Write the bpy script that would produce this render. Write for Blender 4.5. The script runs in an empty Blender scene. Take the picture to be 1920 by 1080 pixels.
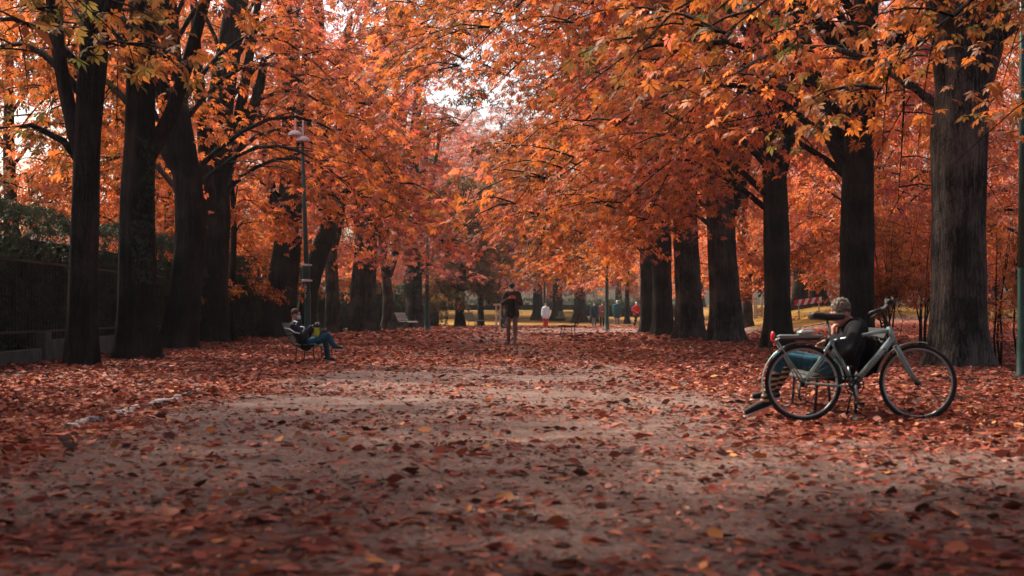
import bpy, math, random
import numpy as np
from math import sin, cos, pi, radians as R
from mathutils import Vector, noise as mnoise

SC = bpy.context.scene
COL = SC.collection

# ---------------------------------------------------------------- camera, sky, sun, exposure
CAM_H = 1.0
F = 2667.0            # focal length in photo pixels (50 mm lens)
HZ = 585.0            # horizon row of the photo
cam_d = bpy.data.cameras.new('camera'); cam = bpy.data.objects.new('camera', cam_d); COL.objects.link(cam)
cam_d.lens = 50.0; cam_d.sensor_width = 36.0; cam_d.shift_y = 45 / 1920
cam.location = (0, 0, CAM_H); cam.rotation_euler = (R(90), 0, 0)
cam_d.clip_start = 0.1; cam_d.clip_end = 2000
cam_d.dof.use_dof = True; cam_d.dof.focus_distance = 32.0; cam_d.dof.aperture_fstop = 2.8
SC.camera = cam

SUN_EL, SUN_AZ = 50.0, -48.0        # soft sun ahead and left of the camera (azimuth from +Y)
world = bpy.data.worlds.new('World'); SC.world = world; world.use_nodes = True
wn = world.node_tree.nodes; wl = world.node_tree.links
bg = wn['Background']
sky = wn.new('ShaderNodeTexSky'); sky.sky_type = 'NISHITA'; sky.sun_disc = False
sky.sun_elevation = R(SUN_EL); sky.sun_rotation = R(SUN_AZ)
sky.air_density = 1.0; sky.dust_density = 6.0; sky.ozone_density = 0.4
wl.new(sky.outputs[0], bg.inputs[0]); bg.inputs[1].default_value = 0.135
sd = bpy.data.lights.new('sun', 'SUN'); sun = bpy.data.objects.new('sun', sd); COL.objects.link(sun)
sd.energy = 4.2; sd.angle = R(4); sd.color = (1.0, 0.86, 0.72)
d = Vector((sin(R(SUN_AZ)) * cos(R(SUN_EL)), cos(R(SUN_AZ)) * cos(R(SUN_EL)), sin(R(SUN_EL))))
sun.rotation_euler = d.to_track_quat('Z', 'Y').to_euler()
sun.location = d * 60
SC.view_settings.view_transform = 'Standard'; SC.view_settings.look = 'None'
SC.view_settings.exposure = 1.05; SC.view_settings.gamma = 1.0
SC.render.engine = 'CYCLES'
SC.cycles.max_bounces = 6; SC.cycles.diffuse_bounces = 3; SC.cycles.transmission_bounces = 4
SC.cycles.glossy_bounces = 2; SC.cycles.use_denoising = True
SC.cycles.caustics_reflective = False; SC.cycles.caustics_refractive = False

def gx(px, Y): return (px - 960) / F * Y
def gz(py, Y): return CAM_H + (HZ - py) / F * Y
def gY(py): return F * CAM_H / (py - HZ)

# ---------------------------------------------------------------- materials
def mat(name, col=(0.5, 0.5, 0.5), rough=0.7, metal=0.0, noise=0.0, nscale=8.0, bump=0.0, spec=0.3, col2=None):
    m = bpy.data.materials.new(name); m.use_nodes = True
    nt = m.node_tree; b = nt.nodes['Principled BSDF']
    b.inputs['Roughness'].default_value = rough; b.inputs['Metallic'].default_value = metal
    b.inputs['Specular IOR Level'].default_value = spec
    tc = nt.nodes.new('ShaderNodeTexCoord')
    nz = nt.nodes.new('ShaderNodeTexNoise'); nz.inputs['Scale'].default_value = nscale; nz.inputs['Detail'].default_value = 6
    nt.links.new(tc.outputs['Object'], nz.inputs['Vector'])
    rp = nt.nodes.new('ShaderNodeValToRGB')
    k = noise
    c2 = col2 or tuple(min(1, c * (1 + k)) for c in col)
    rp.color_ramp.elements[0].position = 0.3; rp.color_ramp.elements[1].position = 0.7
    rp.color_ramp.elements[0].color = (*[c * (1 - k) for c in col], 1); rp.color_ramp.elements[1].color = (*c2, 1)
    nt.links.new(nz.outputs[0], rp.inputs[0]); nt.links.new(rp.outputs[0], b.inputs['Base Color'])
    if bump:
        bp = nt.nodes.new('ShaderNodeBump'); bp.inputs['Strength'].default_value = bump; bp.inputs['Distance'].default_value = 0.02
        nt.links.new(nz.outputs[0], bp.inputs['Height']); nt.links.new(bp.outputs[0], b.inputs['Normal'])
    return m

def leaf_mat(name, stops, trans=0.5, bright=(0.65, 1.35), att='hue', sat=1.0):
    m = bpy.data.materials.new(name); m.use_nodes = True
    nt = m.node_tree; ns = nt.nodes; ns.clear(); L = nt.links.new
    a = ns.new('ShaderNodeAttribute'); a.attribute_name = 'hue'
    b = ns.new('ShaderNodeAttribute'); b.attribute_name = 'rnd'
    rp = ns.new('ShaderNodeValToRGB'); els = rp.color_ramp.elements
    while len(els) < len(stops): els.new(0.5)
    for e, (p, c) in zip(els, stops): e.position = p; e.color = (*c, 1)
    L(a.outputs['Fac'], rp.inputs[0])
    mr = ns.new('ShaderNodeMapRange'); mr.inputs['To Min'].default_value = bright[0]; mr.inputs['To Max'].default_value = bright[1]
    L(b.outputs['Fac'], mr.inputs['Value'])
    mu = ns.new('ShaderNodeVectorMath'); mu.operation = 'SCALE'
    L(rp.outputs[0], mu.inputs[0]); L(mr.outputs[0], mu.inputs['Scale'])
    df = ns.new('ShaderNodeBsdfDiffuse'); tr = ns.new('ShaderNodeBsdfTranslucent'); gl = ns.new('ShaderNodeBsdfGlossy')
    gl.inputs['Roughness'].default_value = 0.5; gl.inputs['Color'].default_value = (0.6, 0.6, 0.6, 1)
    L(mu.outputs[0], df.inputs[0])
    tm = ns.new('ShaderNodeVectorMath'); tm.operation = 'MULTIPLY'; tm.inputs[1].default_value = (1.25, 1.05, 0.9)
    L(mu.outputs[0], tm.inputs[0]); L(tm.outputs[0], tr.inputs[0])
    mx = ns.new('ShaderNodeMixShader'); mx.inputs[0].default_value = trans
    L(df.outputs[0], mx.inputs[1]); L(tr.outputs[0], mx.inputs[2])
    m2 = ns.new('ShaderNodeMixShader'); m2.inputs[0].default_value = 0.03
    L(mx.outputs[0], m2.inputs[1]); L(gl.outputs[0], m2.inputs[2])
    o = ns.new('ShaderNodeOutputMaterial'); L(m2.outputs[0], o.inputs[0])
    return m

M = {}
M['leaf'] = leaf_mat('autumn_leaf', [(0.0, (0.045, 0.065, 0.02)), (0.14, (0.12, 0.09, 0.025)), (0.28, (0.17, 0.065, 0.025)),
                                     (0.42, (0.44, 0.15, 0.03)), (0.55, (0.62, 0.19, 0.045)), (0.68, (0.52, 0.13, 0.075)), (0.82, (0.32, 0.14, 0.11)), (1.0, (0.50, 0.06, 0.045))], trans=0.5, bright=(0.35, 1.35))
M['hedge'] = leaf_mat('hedge_leaf', [(0.0, (0.018, 0.032, 0.018)), (0.6, (0.035, 0.055, 0.028)), (0.85, (0.07, 0.07, 0.035)), (1.0, (0.16, 0.04, 0.03))], trans=0.25)
M['litter'] = leaf_mat('fallen_leaf', [(0.0, (0.035, 0.02, 0.015)), (0.25, (0.12, 0.045, 0.030)), (0.52, (0.27, 0.062, 0.038)),
                                       (0.8, (0.38, 0.12, 0.075)), (1.0, (0.50, 0.20, 0.06))], trans=0.1, bright=(0.45, 1.3))

def bark_mat(name, dark, light, gscale=1.0):
    m = bpy.data.materials.new(name); m.use_nodes = True
    nt = m.node_tree; ns = nt.nodes; b = ns['Principled BSDF']; L = nt.links.new
    b.inputs['Roughness'].default_value = 0.95; b.inputs['Specular IOR Level'].default_value = 0.15
    tc = ns.new('ShaderNodeTexCoord'); mp = ns.new('ShaderNodeMapping'); mp.inputs['Scale'].default_value = (9, 9, 0.8)
    L(tc.outputs['Object'], mp.inputs[0])
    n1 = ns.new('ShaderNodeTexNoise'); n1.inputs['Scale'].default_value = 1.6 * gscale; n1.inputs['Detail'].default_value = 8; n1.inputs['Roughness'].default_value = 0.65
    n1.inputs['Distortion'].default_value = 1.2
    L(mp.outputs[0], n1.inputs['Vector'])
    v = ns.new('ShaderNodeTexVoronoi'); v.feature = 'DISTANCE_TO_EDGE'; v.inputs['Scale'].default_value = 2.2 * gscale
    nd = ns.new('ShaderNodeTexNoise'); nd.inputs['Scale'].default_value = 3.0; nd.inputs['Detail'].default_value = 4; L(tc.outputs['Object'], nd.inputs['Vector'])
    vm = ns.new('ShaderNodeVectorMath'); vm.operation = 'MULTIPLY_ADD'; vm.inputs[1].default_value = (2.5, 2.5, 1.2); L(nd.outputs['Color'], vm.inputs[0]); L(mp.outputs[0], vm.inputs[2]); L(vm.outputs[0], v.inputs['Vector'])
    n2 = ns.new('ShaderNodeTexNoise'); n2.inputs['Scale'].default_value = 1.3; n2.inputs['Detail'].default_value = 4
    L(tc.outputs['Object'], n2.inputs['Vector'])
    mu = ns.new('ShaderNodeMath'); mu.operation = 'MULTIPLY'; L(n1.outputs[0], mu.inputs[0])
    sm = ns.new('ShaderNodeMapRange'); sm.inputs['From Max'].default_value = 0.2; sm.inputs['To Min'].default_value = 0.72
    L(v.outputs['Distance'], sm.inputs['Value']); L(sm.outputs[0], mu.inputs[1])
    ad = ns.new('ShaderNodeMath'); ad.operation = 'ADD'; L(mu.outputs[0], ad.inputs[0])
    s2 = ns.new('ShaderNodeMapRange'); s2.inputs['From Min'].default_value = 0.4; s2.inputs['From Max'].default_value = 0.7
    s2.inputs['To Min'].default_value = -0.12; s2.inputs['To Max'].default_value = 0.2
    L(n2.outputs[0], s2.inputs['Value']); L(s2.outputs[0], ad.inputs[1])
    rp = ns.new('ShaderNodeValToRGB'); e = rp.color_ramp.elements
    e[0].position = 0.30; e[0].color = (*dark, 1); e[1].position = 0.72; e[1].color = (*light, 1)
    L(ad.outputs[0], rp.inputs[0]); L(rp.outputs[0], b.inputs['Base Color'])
    bp = ns.new('ShaderNodeBump'); bp.inputs['Strength'].default_value = 1.0; bp.inputs['Distance'].default_value = 0.06
    L(mu.outputs[0], bp.inputs['Height']); L(bp.outputs[0], b.inputs['Normal'])
    return m
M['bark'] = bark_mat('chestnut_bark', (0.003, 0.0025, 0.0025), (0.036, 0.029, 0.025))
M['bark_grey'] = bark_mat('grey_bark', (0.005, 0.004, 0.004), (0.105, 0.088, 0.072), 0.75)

def ground_mat():
    m = bpy.data.materials.new('dirt_and_leaves'); m.use_nodes = True
    nt = m.node_tree; ns = nt.nodes; b = ns['Principled BSDF']; L = nt.links.new
    b.inputs['Roughness'].default_value = 0.95; b.inputs['Specular IOR Level'].default_value = 0.1
    tc = ns.new('ShaderNodeTexCoord')
    at = ns.new('ShaderNodeAttribute'); at.attribute_name = 'litter'
    def nz(s, d=6, r=0.6):
        n = ns.new('ShaderNodeTexNoise'); n.inputs['Scale'].default_value = s; n.inputs['Detail'].default_value = d; n.inputs['Roughness'].default_value = r
        L(tc.outputs['Object'], n.inputs['Vector']); return n
    def ramp(src, stops):
        r = ns.new('ShaderNodeValToRGB'); els = r.color_ramp.elements
        while len(els) < len(stops): els.new(0.5)
        for e, (p, c) in zip(els, stops): e.position = p; e.color = (*c, 1)
        L(src, r.inputs[0]); return r
    fine = nz(22, 10, 0.85); mid = nz(2.2, 6)
    d1 = ramp(fine.outputs[0], [(0.36, (0.06, 0.042, 0.034)), (0.5, (0.24, 0.175, 0.15)), (0.66, (0.44, 0.335, 0.29))])
    d2 = ramp(mid.outputs[0], [(0.35, (0.55, 0.45, 0.43)), (0.65, (1.05, 1.0, 1.0))])
    mul = ns.new('ShaderNodeMix'); mul.data_type = 'RGBA'; mul.blend_type = 'MULTIPLY'; mul.inputs['Factor'].default_value = 1
    L(d1.outputs[0], mul.inputs['A']); L(d2.outputs[0], mul.inputs['B'])
    vor = ns.new('ShaderNodeTexVoronoi'); vor.inputs['Scale'].default_value = 11; vor.inputs['Randomness'].default_value = 1
    L(tc.outputs['Object'], vor.inputs['Vector'])
    sep = ns.new('ShaderNodeSeparateColor'); L(vor.outputs['Color'], sep.inputs[0])
    lf = ramp(sep.outputs[0], [(0.0, (0.035, 0.016, 0.013)), (0.35, (0.13, 0.032, 0.02)), (0.65, (0.26, 0.058, 0.032)), (0.9, (0.36, 0.10, 0.055)), (1.0, (0.5, 0.2, 0.1))])
    # mask: where leaves lie, broken up by noise
    mk = nz(7, 6, 0.7)
    add = ns.new('ShaderNodeMath'); add.operation = 'ADD'; L(mk.outputs[0], add.inputs[0]); L(at.outputs['Fac'], add.inputs[1]); mk.inputs['Scale'].default_value = 9
    ms = ns.new('ShaderNodeMapRange'); ms.inputs['From Min'].default_value = 0.94; ms.inputs['From Max'].default_value = 1.08
    L(add.outputs[0], ms.inputs['Value'])
    mx = ns.new('ShaderNodeMix'); mx.data_type = 'RGBA'
    L(ms.outputs[0], mx.inputs['Factor']); L(mul.outputs['Result'], mx.inputs['A']); L(lf.outputs[0], mx.inputs['B'])
    L(mx.outputs['Result'], b.inputs['Base Color'])
    bp = ns.new('ShaderNodeBump'); bp.inputs['Strength'].default_value = 1.0; bp.inputs['Distance'].default_value = 0.03
    grit = nz(85, 5, 0.8); gm = ramp(grit.outputs[0], [(0.36, (0.35, 0.3, 0.28)), (0.47, (1, 1, 1)), (0.62, (1, 1, 1)), (0.70, (1.6, 1.5, 1.4))])
    m3 = ns.new('ShaderNodeMix'); m3.data_type = 'RGBA'; m3.blend_type = 'MULTIPLY'; m3.inputs['Factor'].default_value = 1
    L(mul.outputs['Result'], m3.inputs['A']); L(gm.outputs[0], m3.inputs['B']); L(m3.outputs['Result'], mx.inputs['A'])
    L(fine.outputs[0], bp.inputs['Height']); L(bp.outputs[0], b.inputs['Normal'])
    return m
M['ground'] = ground_mat()
M['lawn'] = mat('autumn_grass', (0.15, 0.125, 0.03), 0.95, noise=0.5, nscale=1.2, bump=0.5, col2=(0.34, 0.17, 0.045), spec=0.05)
M['green_paint'] = mat('dark_green_paint', (0.01, 0.05, 0.04), 0.4, noise=0.3, nscale=6, spec=0.4)
M['white_shade'] = mat('white_enamel', (0.8, 0.74, 0.7), 0.35, noise=0.08)
M['white_band'] = mat('white_band', (0.6, 0.6, 0.58), 0.6, noise=0.15, nscale=30)
M['dark_metal'] = mat('dark_metal', (0.03, 0.03, 0.035), 0.45, 0.6, noise=0.4, nscale=20)
M['iron'] = mat('fence_iron', (0.012, 0.014, 0.015), 0.5, 0.3, noise=0.3)
M['concrete'] = mat('old_concrete', (0.07, 0.075, 0.065), 0.9, noise=0.4, nscale=3, bump=0.4)
M['stone'] = mat('kerb_stone', (0.33, 0.28, 0.26), 0.9, noise=0.45, nscale=9, bump=0.5)
M['slat_green'] = mat('green_slats', (0.05, 0.10, 0.075), 0.6, noise=0.3, nscale=10)
M['slat_pale'] = mat('pale_slats', (0.40, 0.38, 0.31), 0.7, noise=0.2, nscale=10)
M['slat_sage'] = mat('sage_slats', (0.20, 0.26, 0.18), 0.7, noise=0.2, nscale=10)
M['slat_brown'] = mat('worn_brown_slats', (0.035, 0.02, 0.018), 0.7, noise=0.3, nscale=10)
M['slat_dark'] = mat('dark_slats', (0.02, 0.025, 0.022), 0.7, noise=0.3, nscale=10)
M['spoke'] = mat('dull_spoke', (0.10, 0.11, 0.11), 0.5, 0.5)
M['wood'] = mat('pale_wood', (0.42, 0.34, 0.25), 0.8, noise=0.25, nscale=8)
M['bike'] = mat('silver_paint', (0.20, 0.29, 0.28), 0.35, 0.35, noise=0.1, nscale=12, spec=0.5)
M['alloy'] = mat('alloy', (0.28, 0.31, 0.31), 0.35, 0.7, noise=0.1, nscale=20, spec=0.5)
M['rubber'] = mat('tyre_rubber', (0.012, 0.014, 0.014), 0.8, noise=0.2, nscale=20)
M['black'] = mat('black_plastic', (0.012, 0.012, 0.013), 0.6, noise=0.2)
M['red_lens'] = mat('red_lens', (0.6, 0.01, 0.01), 0.25, noise=0.1, spec=0.6)
M['skin'] = mat('skin', (0.42, 0.20, 0.14), 0.6, noise=0.12, nscale=12)
M['hair_grey'] = mat('grey_hair', (0.15, 0.13, 0.10), 0.9, noise=0.3, nscale=30, bump=0.5)
M['hair_dark'] = mat('dark_hair', (0.012, 0.010, 0.010), 0.8, noise=0.4, nscale=50)
M['hair_brown'] = mat('short_brown_hair', (0.06, 0.025, 0.018), 0.8, noise=0.4, nscale=50)
M['navy'] = mat('navy_cloth', (0.010, 0.014, 0.022), 0.9, noise=0.4, nscale=14, bump=0.5)
M['black_cloth'] = mat('black_cloth', (0.008, 0.009, 0.011), 0.95, noise=0.4, nscale=9, bump=0.6, spec=0.1)
M['denim'] = mat('teal_denim', (0.010, 0.075, 0.115), 0.9, noise=0.3, nscale=9, bump=0.6)
M['brown_cloth'] = mat('brown_cloth', (0.05, 0.027, 0.02), 0.9, noise=0.3, nscale=10, bump=0.5)
M['mauve_cloth'] = mat('taupe_trousers', (0.14, 0.085, 0.075), 0.9, noise=0.25, nscale=8, bump=0.6)
M['mask'] = mat('face_mask', (0.35, 0.62, 0.66), 0.8, noise=0.08)
M['mask_white'] = mat('white_mask', (0.8, 0.72, 0.64), 0.8, noise=0.08)
M['white_cloth'] = mat('white_jacket', (0.62, 0.76, 0.76), 0.9, noise=0.12, nscale=8, bump=0.5)
M['red_cloth'] = mat('red_cloth', (0.50, 0.012, 0.02), 0.9, noise=0.2, nscale=8, bump=0.5)
M['teal_cloth'] = mat('teal_jacket', (0.012, 0.085, 0.10), 0.9, noise=0.25, nscale=8, bump=0.5)
M['dteal_cloth'] = mat('dark_teal_coat', (0.006, 0.035, 0.05), 0.9, noise=0.25, nscale=8)
M['pattern'] = mat('patterned_blouse', (0.16, 0.03, 0.03), 0.9, noise=0.9, nscale=28, col2=(0.4, 0.2, 0.2))
M['grey_cloth'] = mat('grey_trousers', (0.16, 0.18, 0.19), 0.9, noise=0.2)
M['shoe_black'] = mat('black_canvas', (0.01, 0.01, 0.013), 0.8, noise=0.3)
M['shoe_white'] = mat('pale_rubber', (0.5, 0.42, 0.38), 0.7, noise=0.15)
M['barrier_white'] = mat('barrier_white', (0.75, 0.75, 0.72), 0.5, noise=0.06)
M['barrier_red'] = mat('barrier_red', (0.5, 0.01, 0.03), 0.5, noise=0.1)
M['bin'] = mat('bin_teal', (0.008, 0.05, 0.055), 0.5, noise=0.3)
M['bag_green'] = mat('yellow_green_bag', (0.35, 0.42, 0.04), 0.7, noise=0.4, nscale=14)
M['phone'] = mat('red_phone', (0.45, 0.03, 0.02), 0.4, noise=0.05)
M['roof'] = mat('pale_roof', (0.55, 0.66, 0.72), 0.5, noise=0.1, nscale=1.5)
M['wall'] = mat('pale_wall', (0.45, 0.45, 0.43), 0.9, noise=0.15, nscale=1)
M['glass'] = mat('dark_pane', (0.03, 0.04, 0.05), 0.15, spec=0.6, noise=0.1)

def sock_mat():
    m = mat('striped_sock', (0.02, 0.015, 0.015), 0.9)
    nt = m.node_tree; ns = nt.nodes; b = ns['Principled BSDF']
    tc = ns.new('ShaderNodeTexCoord'); w = ns.new('ShaderNodeTexWave'); w.bands_direction = 'Z'
    w.inputs['Scale'].default_value = 6.2; w.inputs['Distortion'].default_value = 2.5; w.inputs['Detail'].default_value = 1
    r = ns.new('ShaderNodeValToRGB'); r.color_ramp.interpolation = 'CONSTANT'
    r.color_ramp.elements[0].color = (0.015, 0.01, 0.01, 1); r.color_ramp.elements[1].position = 0.6; r.color_ramp.elements[1].color = (0.42, 0.27, 0.15, 1)
    nt.links.new(tc.outputs['Object'], w.inputs[0]); nt.links.new(w.outputs['Fac'], r.inputs[0]); nt.links.new(r.outputs[0], b.inputs['Base Color'])
    return m
M['sock'] = sock_mat()

# ---------------------------------------------------------------- object helpers
def tag(o, label=None, cat=None, group=None, kind=None):
    if label: o['label'] = label
    if cat: o['category'] = cat
    if group: o['group'] = group
    if kind: o['kind'] = kind
    return o

def thing(name, label, cat, loc=(0, 0, 0), rz=0.0, group=None):
    o = bpy.data.objects.new(name, None); COL.objects.link(o)
    o.location = loc; o.rotation_euler = (0, 0, rz); o.empty_display_size = 0.2
    return tag(o, label, cat, group)

class MB:
    """collects verts and faces, links them as one mesh object"""
    def __init__(s): s.v = []; s.f = []; s.mi = []; s.cur = 0
    def add(s, vs, fs):
        n = len(s.v); s.v.extend([tuple(v) for v in vs]); s.f.extend([tuple(i + n for i in f) for f in fs]); s.mi.extend([s.cur] * len(fs))
        return s
    def box(s, c, size, rz=0.0, rx=0.0, ry=0.0, bev=0.0):
        from mathutils import Euler
        e = Euler((rx, ry, rz)).to_matrix(); c = Vector(c)
        x, y, z = [k / 2 for k in size]
        if bev > 0:
            b = min(bev, x * .9, y * .9, z * .9); vs = []; 
            for sz in (-1, 1):
                for (ix, iy, iz) in (((x - b), (y - b), z), (x, y, z - b)):
                    pass
            # chamfered box as stacked rings
            rings = []
            def ring(ax, ay, az, ch):
                return [(ax - ch, -ay, az), (ax, -ay + ch, az), (ax, ay - ch, az), (ax - ch, ay, az), (-ax + ch, ay, az), (-ax, ay - ch, az), (-ax, -ay + ch, az), (-ax + ch, -ay, az)]
            rings = [ring(x - b, y - b, -z, b * .5), ring(x, y, -z + b, b), ring(x, y, z - b, b), ring(x - b, y - b, z, b * .5)]
            vs = [p for r in rings for p in r]
            fs = [(i * 8 + j, i * 8 + (j + 1) % 8, i * 8 + 8 + (j + 1) % 8, i * 8 + 8 + j) for i in range(3) for j in range(8)]
            fs += [tuple(range(7, -1, -1)), tuple(range(24, 32))]
        else:
            vs = [(a * x, b_ * y, c_ * z) for c_ in (-1, 1) for b_ in (-1, 1) for a in (-1, 1)]
            fs = [(0, 2, 3, 1), (4, 5, 7, 6), (0, 1, 5, 4), (2, 6, 7, 3), (1, 3, 7, 5), (0, 4, 6, 2)]
        return s.add([c + e @ Vector(p) for p in vs], fs)
    def tube(s, pts, rad, n=8, cap=True, flat=1.0):
        pts = [Vector(p) for p in pts]
        if not hasattr(rad, '__len__'): rad = [rad] * len(pts)
        vs = []; up = None
        for i, p in enumerate(pts):
            t = (pts[min(i + 1, len(pts) - 1)] - pts[max(i - 1, 0)])
            t = t.normalized() if t.length > 1e-9 else Vector((0, 0, 1))
            if up is None: up = Vector((0, 0, 1)) if abs(t.z) < 0.9 else Vector((1, 0, 0))
            a = t.cross(up); a = a.normalized() if a.length > 1e-6 else Vector((1, 0, 0)); b = a.cross(t).normalized(); up = b
            for j in range(n):
                th = 2 * pi * j / n
                vs.append(p + a * (cos(th) * rad[i]) + b * (sin(th) * rad[i] * flat))
        fs = [(i * n + j, i * n + (j + 1) % n, (i + 1) * n + (j + 1) % n, (i + 1) * n + j) for i in range(len(pts) - 1) for j in range(n)]
        if cap: fs += [tuple(range(n - 1, -1, -1)), tuple(range((len(pts) - 1) * n, len(pts) * n))]
        return s.add(vs, fs)
    def ell(s, c, r, nu=14, nv=9, rot=None):
        c = Vector(c); r = (r, r, r) if not hasattr(r, '__len__') else r
        vs = []
        for i in range(nv + 1):
            ph = pi * i / nv
            for j in range(nu):
                th = 2 * pi * j / nu
                p = Vector((r[0] * sin(ph) * cos(th), r[1] * sin(ph) * sin(th), r[2] * cos(ph)))
                vs.append(c + (rot @ p if rot else p))
        fs = [(i * nu + j, (i + 1) * nu + j, (i + 1) * nu + (j + 1) % nu, i * nu + (j + 1) % nu) for i in range(nv) for j in range(nu)]
        return s.add(vs, fs)
    def cap(s, a, b, ra, rb, n=12):
        """tapered capsule between two points"""
        a = Vector(a); b = Vector(b); t = (b - a)
        L = t.length; t = t.normalized() if L > 1e-6 else Vector((0, 0, 1))
        pts = []; rr = []
        for k in range(0, 4): q = pi / 2 * k / 4; pts.append(a - t * ra * cos(q)); rr.append(max(ra * sin(q), 0.001))
        pts.append(a); rr.append(ra); pts.append(b); rr.append(rb)
        for k in range(3, -1, -1): q = pi / 2 * k / 4; pts.append(b + t * rb * cos(q)); rr.append(max(rb * sin(q), 0.001))
        return s.tube(pts, rr, n)
    def lathe(s, c, prof, n=20, axis='Z'):
        c = Vector(c); vs = []
        for (r, h) in prof:
            for j in range(n):
                th = 2 * pi * j / n
                if axis == 'Z': vs.append(c + Vector((r * cos(th), r * sin(th), h)))
                else: vs.append(c + Vector((r * cos(th), h, r * sin(th))))
        fs = [(i * n + j, i * n + (j + 1) % n, (i + 1) * n + (j + 1) % n, (i + 1) * n + j) for i in range(len(prof) - 1) for j in range(n)]
        return s.add(vs, fs)
    def torus(s, c, Rr, r, axis='Y', nu=64, nv=8, a0=0.0, a1=2 * pi, sx=1.0):
        c = Vector(c); full = abs(a1 - a0 - 2 * pi) < 1e-6; m = nu if full else nu + 1; vs = []
        for i in range(m):
            a = a0 + (a1 - a0) * i / nu
            for j in range(nv):
                q = 2 * pi * j / nv; rad = Rr + r * cos(q); w = r * sin(q) * sx
                vs.append(c + Vector((rad * cos(a), w, rad * sin(a))))
        fs = []
        for i in range(nu):
            k = (i + 1) % m
            for j in range(nv): fs.append((i * nv + j, i * nv + (j + 1) % nv, k * nv + (j + 1) % nv, k * nv + j))
        return s.add(vs, fs)
    def build(s, name, mats, parent=None, smooth=True, vox=0.0, sm=4):
        me = bpy.data.meshes.new(name); me.from_pydata(s.v, [], s.f)
        mats = mats if isinstance(mats, (list, tuple)) else [mats]
        for m in mats: me.materials.append(m)
        me.polygons.foreach_set('material_index', s.mi)
        if smooth: me.polygons.foreach_set('use_smooth', [True] * len(s.f))
        me.update()
        o = bpy.data.objects.new(name, me); COL.objects.link(o)
        if parent: o.parent = parent
        if vox:
            r = o.modifiers.new('remesh', 'REMESH'); r.mode = 'VOXEL'; r.voxel_size = vox; r.use_smooth_shade = True
            if sm: k = o.modifiers.new('smooth', 'SMOOTH'); k.iterations = sm; k.factor = 0.5
        return o

def np_mesh(name, verts, faces, mats, parent=None, attrs=None, smooth=False, face_mat=None):
    """verts (n,3), faces (m,k) arrays"""
    me = bpy.data.meshes.new(name)
    n = len(verts); m, k = faces.shape
    me.vertices.add(n); me.vertices.foreach_set('co', np.ascontiguousarray(verts, dtype=np.float32).ravel())
    me.loops.add(m * k); me.loops.foreach_set('vertex_index', np.ascontiguousarray(faces, dtype=np.int32).ravel())
    me.polygons.add(m); me.polygons.foreach_set('loop_start', np.arange(0, m * k, k, dtype=np.int32))
    me.polygons.foreach_set('loop_total', np.full(m, k, dtype=np.int32))
    if smooth: me.polygons.foreach_set('use_smooth', np.ones(m, dtype=bool))
    for mt in (mats if isinstance(mats, (list, tuple)) else [mats]): me.materials.append(mt)
    for an, av in (attrs or {}).items():
        a = me.attributes.new(an, 'FLOAT', 'POINT'); a.data.foreach_set('value', np.ascontiguousarray(av, dtype=np.float32))
    me.update(calc_edges=True)
    o = bpy.data.objects.new(name, me); COL.objects.link(o)
    if parent: o.parent = parent
    return o

# ---------------------------------------------------------------- terrain
def sstep(a, b, x): 
    t = np.clip((x - a) / (b - a), 0, 1); return t * t * (3 - 2 * t)
def height(x, y):
    x = np.asarray(x, float); y = np.asarray(y, float)
    c = 1.75 * sstep(100, 165, y)
    r = 1.35 * sstep(10.5, 19, x) * sstep(52, 84, y) * (1 - 0.3 * sstep(100, 160, y))
    return np.maximum(c, r)
def H(x, y): return float(height(x, y))

def vnoise(x, y, s, seed=0):
    """smooth value noise, vectorised"""
    x = np.asarray(x) * s + seed * 17.3; y = np.asarray(y) * s + seed * 9.1
    xi = np.floor(x).astype(np.int64); yi = np.floor(y).astype(np.int64); fx = x - xi; fy = y - yi
    fx = fx * fx * (3 - 2 * fx); fy = fy * fy * (3 - 2 * fy)
    def h(a, b):
        n = (a * 374761393 + b * 668265263 + seed * 974711) & 0xffffffff
        n = ((n ^ (n >> 13)) * 1274126177) & 0xffffffff
        return ((n ^ (n >> 16)) & 0xffff) / 65535.0
    return (h(xi, yi) * (1 - fx) + h(xi + 1, yi) * fx) * (1 - fy) + (h(xi, yi + 1) * (1 - fx) + h(xi + 1, yi + 1) * fx) * fy

def litter_density(x, y):
    x = np.asarray(x, float); y = np.asarray(y, float)
    n = 0.4 * vnoise(x, y, 0.55, 3) + 0.35 * vnoise(x, y, 1.7, 5) + 0.25 * vnoise(x, y, 4.5, 6)
    left = 1 - sstep(-4.4, -2.4, x - 0.03 * np.clip(y - 20, 0, 40)); right = sstep(1.6, 3.6, x + 0.035 * np.clip(y - 18, 0, 40))
    side = np.maximum(left, right)
    core = 0.38 + 0.06 * (1 - sstep(5, 9, y)) + 0.16 * sstep(19, 38, y) - 0.14 * sstep(8, 12, y) * (1 - sstep(20, 27, y))
    right_near = right * sstep(9.0, 13.0, y)
    left_near = left
    side = np.maximum(left_near, right_near)
    d = core + (0.95 - core) * side
    d = d + (n - 0.5) * (0.55 + 0.45 * sstep(8, 14, y)) * (1 - 0.6 * side)
    # pale path crossing far ahead
    pth = sstep(62, 70, y) * (1 - sstep(84, 92, y)) * sstep(-1, 3, x) * (1 - sstep(20, 30, x))
    d = d * (1 - 0.75 * pth)
    return np.clip(d, 0.03, 1)

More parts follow.
